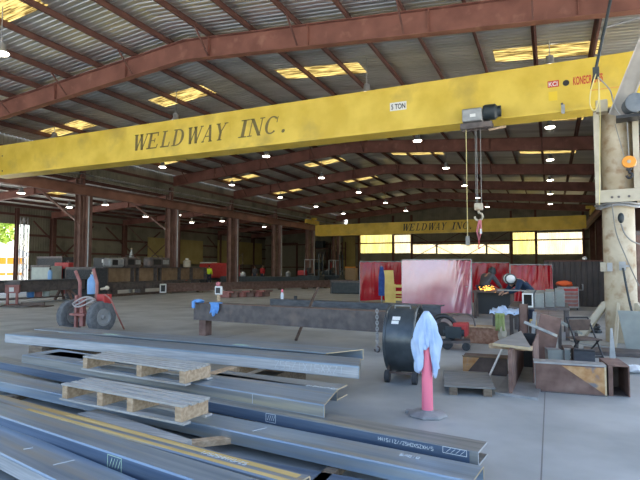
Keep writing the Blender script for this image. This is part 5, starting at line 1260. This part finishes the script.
# items on / behind the bench
def boxthing(name, lab, cat, px0, px1, py0, py1, Y, dep, m, extra=None, z0=None):
    p, q = at_y(px0, py1, Y), at_y(px1, py0, Y); z = 0 if z0 is None else z0
    T = thing(name, lab, cat, ((p.x + q.x) / 2, Y, z)); w = (q.x - p.x) / 2; h = q.z - z
    part(T, 'body', MB().b2((-w, 0, 0), (w, dep, h)), M[m], bevel=min(.04, w * .2))
    if extra: extra(T, w, h, dep)
    return T
def ex_panel(T, w, h, d): part(T, 'frame', MB().b2((-w - .05, -.02, h - .08), (w + .05, 0, h + .05)).b2((-w - .05, -.02, 0), (-w, 0, h)).b2((w, -.02, 0), (w + .05, 0, h)), M['dark_steel'])
def ex_mach(T, w, h, d): part(T, 'control_panel', MB().b2((-w * .5, -.03, h * .62), (w * .1, 0, h * .85)), M['grey_metal']); part(T, 'lifting_eye', MB().tube([(.1 * math.cos(R(t)), d / 2, h + .1 * math.sin(R(t))) for t in range(0, 181, 20)], .025, 6), M['dark_steel']); part(T, 'grille', MB().b2((w * .25, -.02, h * .3), (w * .85, 0, h * .8)), M['black'])
boxthing('panel_cabinet', 'pale teal panel cabinet behind the left workbench', 'cabinet', 31, 50, 266, 277, 20.5, .8, 'teal', ex_panel)
boxthing('steel_bin', 'long dark grey bin standing behind the pale teal cabinet', 'bin', 37, 62, 257, 268, 24.0, 1.0, 'rubber', ex_panel)
boxthing('red_machine', 'bright red machine between the teal cabinet and the dark bin', 'machine', 54, 68.5, 262.5, 277, 21.5, .9, 'red', ex_mach)
boxthing('dark_bin', 'dark low bin behind the two wheeled cart', 'bin', 66, 95, 268, 281, 18.4, .8, 'rubber', ex_panel)
boxthing('black_machine', 'black welding machine with a white label above the dark low bin', 'machine', 93, 107, 257.5, 267, 22.2, .6, 'black', lambda T, w, h, d: part(T, 'label', MB().b2((w * .3, -.02, h * .86), (w * .75, 0, h * .95)), M['white']))
c = at_x(50, 276, Tx); c.z = 1.02
T = thing('blue_bottle', 'small blue bottle standing on the left workbench', 'bottle', (Tx, c.y, 1.02)); part(T, 'body', MB().lathe([(.09, 0), (.1, .02), (.1, .35), (.04, .45)], n=14), M['blue_bottle'], True); part(T, 'cap', MB().cyl((0, 0, .45), (0, 0, .53), .045, n=10), M['black'])
c = at_z(26.5, 279, 0); T = thing('white_bollard', 'pale post standing behind the left workbench', 'post', (c.x, c.y, 0)); part(T, 'post', MB().cyl((0, 0, 0), (0, 0, 1.85), .13, n=14), M['white']); part(T, 'cap', MB().ball((0, 0, 1.85), (.13, .13, .07), 14, 6), M['white'], True)
for i, (px, m, lab) in enumerate(((32, 'blue', 'blue bucket under the left workbench'), (40, 'red_fade', 'dull red can under the left workbench'), (48, 'teal', 'pale green can under the left workbench'))):
    c = at_x(px, 290, Tx + .2); T = thing('paint_can', lab, 'can', (Tx + .1, c.y, .24)); part(T, 'body', MB().lathe([(.13, 0), (.15, .02), (.16, .24), (.15, .25)], n=14), M[m], True); part(T, 'rim', MB().tube([(.16 * math.cos(a), .16 * math.sin(a), .25) for a in [2 * math.pi * k / 16 for k in range(16)]], .012, 5, True), M['grey_metal'])
# plate girders with tan panels in a row, machines on top
GX = -21.75
p0 = at_x(104, 280, GX).y; p1 = at_x(205, 276, GX).y
T = thing('plate_girder', 'long rusty plate girder on dark trestles behind the two wheeled cart', 'steel girder', (GX, p0, 0))
zt_ = at_x(140, 268, GX).z; zb_ = at_x(140, 281, GX).z
part(T, 'web', MB().b2((GX - .02, p0, zb_), (GX + .0, p1, zt_)), M['tan_panel'], world=True)
part(T, 'flange', MB().b2((GX - .2, p0, zt_), (GX + .2, p1, zt_ + .04)), M['dark_steel'], world=True); part(T, 'flange', MB().b2((GX - .2, p0, zb_ - .04), (GX + .2, p1, zb_)), M['dark_steel'], world=True)
for px in (105, 131, 136, 154, 158.5, 178, 190, 204): 
    y = at_x(px, 275, GX).y; part(T, 'stiffener', MB().b2((GX, y - .05, zb_), (GX + .2, y + .05, zt_)), M['dark_steel'], world=True)
n = 0
for px in (112, 140, 165, 195):
    y = at_x(px, 285, GX).y; part(T, 'trestle', MB().b2((GX - .22, y - .2, .12), (GX + .22, y + .2, zb_ - .04)), M['dark_steel'], world=True, bevel=.02)
part(T, 'base_beam', MB().b2((GX + .05, p0 - .2, .35), (GX + .3, p1 - 2, zb_ - .06)), M['dark_steel'], world=True)
part(T, 'skid', MB().b2((GX - .25, p0, 0), (GX + .25, p0 + 6.5, .12)), M['rust_dark'], world=True)
def drum(px0, px1, py0, lab, m='dark_steel'):
    y0, y1 = at_x(px0, 262, GX).y, at_x(px1, 262, GX).y; zt2 = at_x((px0 + px1) / 2, py0, GX).z; z = zt_ + .04
    T = thing('welding_machine', lab, 'machine', (GX, (y0 + y1) / 2, z)); h = zt2 - z; L = (y1 - y0) / 2
    part(T, 'case', MB().b2((-.3, -L, 0), (.3, L, h)), M[m], bevel=.12); part(T, 'grille', MB().b2((.3, -L * .7, h * .25), (.315, L * .0, h * .8)), M['black']); part(T, 'panel', MB().b2((.3, L * .2, h * .3), (.315, L * .8, h * .75)), M['grey_metal']); part(T, 'handle', MB().tube([(0, -L * .5, h), (0, -L * .5, h + .1), (0, L * .5, h + .1), (0, L * .5, h)], .02, 6), M['dark_steel'])
drum(106, 121, 258, 'grey green machine at the left end of the plate girder', 'grey_metal'); drum(121.5, 138, 257.5, 'dark machine with round vents, second on the plate girder'); drum(146.5, 167, 257.5, 'large dark rounded machine at the middle of the plate girder')
c = at_x(187, 263, GX); T = thing('white_canister', 'small pale canister standing on the plate girder left of the red tank', 'canister', (GX, c.y, zt_ + .04)); part(T, 'body', MB().lathe([(.22, 0), (.25, .03), (.25, .4), (.12, .5)], n=16), M['cream'], True); part(T, 'cap', MB().cyl((0, 0, .5), (0, 0, .58), .1, n=10), M['white'])
T = thing('gas_cylinder', 'thin tall pale gas cylinder standing behind the second machine on the girder', 'gas cylinder', at_x(131, 280, GX - 1.2) * 1.0); T.location.z = 0; part(T, 'body', MB().lathe([(.11, 0), (.12, .02), (.12, 2.3), (.05, 2.55), (.05, 2.65)], n=14), M['grey_metal'], True); part(T, 'valve', MB().cyl((-.06, 0, 2.7), (.06, 0, 2.7), .04, n=8), M['wood_tan'])
# red tank
a, b = at_y(196.5, 263, 39.5), at_y(228, 263, 39.5)
T = thing('red_tank', 'big red tank body behind the person in hi-vis yellow', 'tank', ((a.x + b.x) / 2, 39.8, 0)); w = (b.x - a.x) / 2
part(T, 'body', MB().b2((-w, 0, .55), (w, 1.8, a.z - .0)), M['red'], bevel=.22); part(T, 'top_plate', MB().b2((-w * .9, -.02, a.z - .03), (-w * .2, 1.0, a.z + .08)), M['white']); part(T, 'chassis', MB().b2((-w, .1, .35), (w, 1.7, .55)), M['black'])
for x in (-w * .7, w * .7): part(T, 'wheel', MB().cyl((x, -.05, .38), (x, .25, .38), .38, n=20), M['rubber'])
c = at_z(196.5, 285, 0); T = thing('traffic_cone', 'small orange red cone left of the person in hi-vis', 'cone', (c.x, 35.6, 0)); part(T, 'cone', MB().lathe([(.2, .04), (.03, .75)], n=16), M['orange_red'], True); part(T, 'base', MB().b2((-.25, -.25, 0), (.25, .25, .04)), M['orange_red'])
# stair/steps near the second column
sx = at_y(222, 262, 41).x; T = thing('rolling_stair', 'dark rolling stair against the gold wall panel right of the red tank', 'stair', (sx, 42.5, 0))
for i in range(6): part(T, 'step', MB().b2((-1.6 + i * .42, 0, .3 * i + .28), (-1.1 + i * .42, .9, .3 * i + .33)), M['rust_dark'])
for y in (0, .86):
    part(T, 'rail', MB().bar((-1.6, y, 1.2), (.9, y, 3.0), .05, .05), M['rust_dark']); part(T, 'stringer', MB().bar((-1.6, y, .15), (.9, y, 1.95), .05, .12), M['rust_dark'])
for x, h in ((-1.4, 1.3), (-.2, 2.2), (.8, 2.9)): part(T, 'post', MB().b2((x, 0, 0), (x + .06, .06, h)).b2((x, .84, 0), (x + .06, .9, h)), M['rust_dark'])
# long beam across the middle floor
a = at_z(162, 293.5, 0); b = Vector((-12.6, 40.0, 0))
b = at_z(352, 287.5, 0)
L = (b - a).length
T = thing('steel_beam', 'very long rusty brown beam lying across the middle of the floor', 'steel beam', a, plan(a, b))
part(T, 'girder', MB().b2((0, -.0, .12), (L, .02, .56)).b2((0, -.12, .56), (L, .3, .60)).b2((0, -.12, .1), (L, .3, .12)), M['rust'])
for i in range(8): part(T, 'skid', MB().b2((.3 + i * (L - .8) / 7, -.15, 0), (.55 + i * (L - .8) / 7, .35, .1)), M['wood_dark'])
c = at_y(163, 293, a.y - .6); T = thing('square_tube', 'short tube with a white square end at the left tip of the long rusty beam', 'steel tube', (c.x, a.y - .6, .08), R(42))
part(T, 'tube', MB().b2((-.19, 0, 0), (-.12, .5, .52)).b2((.12, 0, 0), (.19, .5, .52)).b2((-.12, 0, 0), (.12, .5, .07)).b2((-.12, 0, .45), (.12, .5, .52)), M['white'], bevel=.01); part(T, 'bore_fill', MB().b2((-.12, .1, .07), (.12, .12, .45)), M['black'])  # black sheet stands in for the shade inside the tube
part(T, 'block', MB().b2((-.17, .05, -.08), (.17, .45, 0)), M['wood_dark'])
# scrap row under the beam
rnd = random.Random(5)
for i in range(6):
    c = at_z(224 + i * 8, 297.6 - .25 * i, 0); mb = MB().box((0, 0, .13), (.62 + .1 * rnd.random(), .3, .24), rz(rnd.uniform(-.4, .4))).box((.2, .05, .3), (.6, .2, .1), rz(rnd.uniform(-.6, .6)))
    solid('scrap_offcut', mb, M['rust'] if i % 2 else M['red_fade'], 'rusty steel offcut on the floor below the long rusty beam, %s from the left' % ORD[i], 'steel offcut', 'rusty offcuts by the long beam', loc=c, bevel=.01)
# dark low bench band behind the long beam
a, b = at_y(220, 279, 37), at_y(300, 279, 37)
T = thing('low_work_table', 'long dark low work table behind the long rusty beam with small items on it', 'table', ((a.x + b.x) / 2, 37, 0)); w = (b.x - a.x) / 2; h = at_y(250, 276.5, 37).z
part(T, 'top', MB().b2((-w, 0, h - .45), (w, 1.2, h)), M['fork_dark'], bevel=.01)
for x in (-w + .2, -w * .3, w * .3, w - .4): part(T, 'leg', MB().b2((x, .1, 0), (x + .2, 1.1, h - .45)), M['fork_dark'])
for px, m, hh, lab in ((238, 'sling', .45, 'pale pink bottle on the long dark low work table'), (243, 'plastic_white', .4, 'white container on the long dark low work table'), (288, 'grey_metal', .5, 'grey can at the right end of the dark low work table')):
    c = at_y(px, 276, 37.4); solid('container', MB().lathe([(.2, 0), (.22, .03), (.22, hh * .7), (.1, hh * .9), (.1, hh)], (c.x, 37.4, h), n=14), M[m], lab, 'container', smooth=True)
# fork lifts
def forklift(lab, px0, px1, Y, body, canopy=True, rot=0.0):
    p, q = at_y(px0, 280, Y), at_y(px1, 280, Y); w = (q.x - p.x) / 2; T = thing('fork_lift', lab, 'fork lift', ((p.x + q.x) / 2, Y, 0), rot); w = max(.7, w)
    part(T, 'chassis', MB().b2((-w, -.55, .3), (w, .55, .95)), M['fork_dark'], bevel=.06); part(T, 'hood', MB().b2((-w, -.5, .95), (-w * .25, .5, 1.35)), M[body], bevel=.08)
    part(T, 'seat', MB().b2((-w * .2, -.25, .95), (w * .2, .25, 1.1)).b2((-w * .25, -.25, 1.1), (-w * .1, .25, 1.55)), M['black'], bevel=.04)
    for x in (-w * .65, w * .65):
        for y in (-.6, .6): part(T, 'wheel', MB().cyl((x, y - .12, .36), (x, y + .12, .36), .36, n=20), M['rubber'])
    cg = MB()
    for x in (-w * .35, w * .55):
        for y in (-.48, .48): cg.bar((x, y, .95), (x * .9, y, 2.15), .05, .05)
    part(T, 'roll_cage', cg.b2((-w * .4, -.5, 2.15), (w * .6, .5, 2.2)) if canopy else cg.tube([(-w * .3, -.48, 2.15), (w * .5, -.48, 2.15)], .03, 6).tube([(-w * .3, .48, 2.15), (w * .5, .48, 2.15)], .03, 6), M['grey_metal'])
    part(T, 'mast', MB().b2((w * .85, -.4, .1), (w * .95, -.3, 2.6)).b2((w * .85, .3, .1), (w * .95, .4, 2.6)).b2((w * .85, -.3, 1.2), (w * .95, .3, 1.3)), M['fork_dark'])
    part(T, 'fork', MB().b2((w * .95, -.35, .08), (w * .95 + .9, -.23, .13)).b2((w * .95, .23, .08), (w * .95 + .9, .35, .13)), M['dark_steel'])
    return T
forklift('fork lift with a flat canopy and faded red hood left of the dark red screen', 300, 322, 36.0, 'red')
forklift('fork lift with an open roll cage right of the canopied one', 326, 342, 38.8, 'fork_dark', False)
x = at_y(310, 270, 36.2).x; 
# teal container / dark box by left red screen
boxthing('dark_crate', 'long dark teal crate at the right end of the long rusty beam', 'crate', 331, 361, 281.5, 290, 28.5, 1.0, 'fork_dark', ex_panel)
boxthing('tan_cabinet', 'tan cabinet with an orange top before the gold back wall panel', 'cabinet', 345, 355, 268, 279, 50.0, .8, 'wood_tan', lambda T, w, h, d: part(T, 'top', MB().b2((-w, 0, h), (w * .6, d, h + .15)), M['orange']))
# dark rack against the left back corner
xr = at_y(327, 260, 56.2)
T = thing('storage_rack', 'tall dark storage rack against the back wall behind the fork lifts', 'rack', (xr.x, 56.2, 0))
for x in (-2.0, 0, 2.0):
    for y in (0, 1.0): part(T, 'upright', MB().b2((x - .05, y - .05, 0), (x + .05, y + .05, 4.6)), M['purlin'])
for z in (1.2, 2.5, 3.8): part(T, 'shelf', MB().b2((-2.05, -.05, z), (2.05, 1.05, z + .1)), M['purlin'])
for i, (x, z, m) in enumerate(((-1.3, 1.3, 'fork_dark'), (.9, 1.3, 'red'), (-.8, 2.6, 'dark_steel'), (1.1, 2.6, 'fork_dark'), (-1.1, 3.9, 'fork_dark'))):
    solid('storage_box', MB().b2((xr.x + x - .5, 56.3, z), (xr.x + x + .5, 57.1, z + .8)).b2((xr.x + x - .52, 56.28, z + .8), (xr.x + x + .52, 57.12, z + .86)), M[m], 'box on the dark storage rack, %s' % ['lowest shelf left', 'lowest shelf right', 'middle shelf left', 'middle shelf right', 'top shelf'][i], 'box', bevel=.02)
# things right of the pillar
boxthing('rusty_cabinet', 'reddish brown cabinet standing behind the right side of the cream pillar', 'cabinet', 637, 662, 232, 300, 17.0, .8, 'rust', ex_panel)

# ================================================================== OUTSIDE (seen through the left doorway)
T = thing('tree', 'yellow green tree outside the left doorway', 'tree', (-62, 37, 0))
rnd = random.Random(11); mb = MB()
for i in range(2600):
    th_, ph_ = rnd.uniform(0, 6.28), math.acos(rnd.uniform(-1, 1)); r = rnd.uniform(.6, 1.0)
    c = Vector((5.5 * r * math.sin(ph_) * math.cos(th_), 5.5 * r * math.sin(ph_) * math.sin(th_), 6.4 + 3.4 * r * math.cos(ph_))) * (1 + .12 * math.sin(5 * th_))
    a, b = Vector((rnd.gauss(0, 1), rnd.gauss(0, 1), rnd.gauss(0, 1))).normalized() * .33, Vector((rnd.gauss(0, 1), rnd.gauss(0, 1), rnd.gauss(0, 1))).normalized() * .33
    mb.add([c - a, c - b, c + a, c + b], [[0, 1, 2, 3]])
part(T, 'foliage', mb, M['leaf']); part(T, 'trunk', MB().tube([(0, 0, 0), (.2, 0, 2), (0, .1, 4), (.3, 0, 6)], [.4, .33, .28, .2], 10), M['bark'], True)
T = thing('white_tent', 'white sloped roof shelter outside the left doorway', 'tent', (-50, 31, 0))
part(T, 'roof', MB().prism([(-4.5, 2.6), (0, 4.0), (4.5, 2.6)], (-3, 0, 0), (0, 1, 0), (0, 0, 1), (6, 0, 0)), M['white']); 
for x in (-2.8, 2.8):
    for y in (-4.2, 4.2): part(T, 'pole', MB().cyl((x, y, 0), (x, y, 2.65), .06, n=8), M['grey_metal'])
T = thing('orange_barrier', 'orange and white fence outside the left doorway', 'fence', (-42, 26, 0))
for i in range(6): part(T, 'post', MB().b2((-.05, -4 + i * 1.6, 0), (.05, -3.9 + i * 1.6, 2.4)), M['white'])
part(T, 'rail', MB().b2((-.04, -4, 1.85), (.04, 4.1, 2.4)), M['orange']); part(T, 'rail', MB().b2((-.04, -4, .9), (.04, 4.1, 1.1)), M['orange'])
part(T, 'panel', MB().b2((-.01, -4, .2), (.01, 4.1, 1.84)), M['white'])

# ================================================================== LIGHT
w = bpy.data.worlds.new('sky'); scene.world = w; w.use_nodes = True; nt = w.node_tree
bg = nt.nodes['Background']; sk = nt.nodes.new('ShaderNodeTexSky'); sk.sky_type = 'NISHITA'; sk.sun_disc = False
sk.sun_elevation = R(52); sk.sun_rotation = R(0); sk.altitude = 50; sk.air_density = 1.0; sk.dust_density = 1.5
hs = nt.nodes.new('ShaderNodeHueSaturation'); hs.inputs['Saturation'].default_value = .95; nt.links.new(sk.outputs[0], hs.inputs['Color']); nt.links.new(hs.outputs[0], bg.inputs[0]); bg.inputs['Strength'].default_value = SKY
sl = bpy.data.lights.new('sun', 'SUN'); sl.energy = SUN; sl.angle = R(.53); sl.color = (1.0, .95, .86)
so = bpy.data.objects.new('sun', sl); COL.objects.link(so)
sd = Vector((.08, -1, -math.tan(R(52))))            # light travels from the back of the hall towards the yard
so.rotation_euler = sd.to_track_quat('-Z', 'Y').to_euler(); so.location = (0, 80, 60)
scene.view_settings.view_transform = 'Standard'; scene.view_settings.look = 'None'; scene.view_settings.gamma = 1; scene.view_settings.use_curve_mapping = False
scene.view_settings.exposure = EXPO
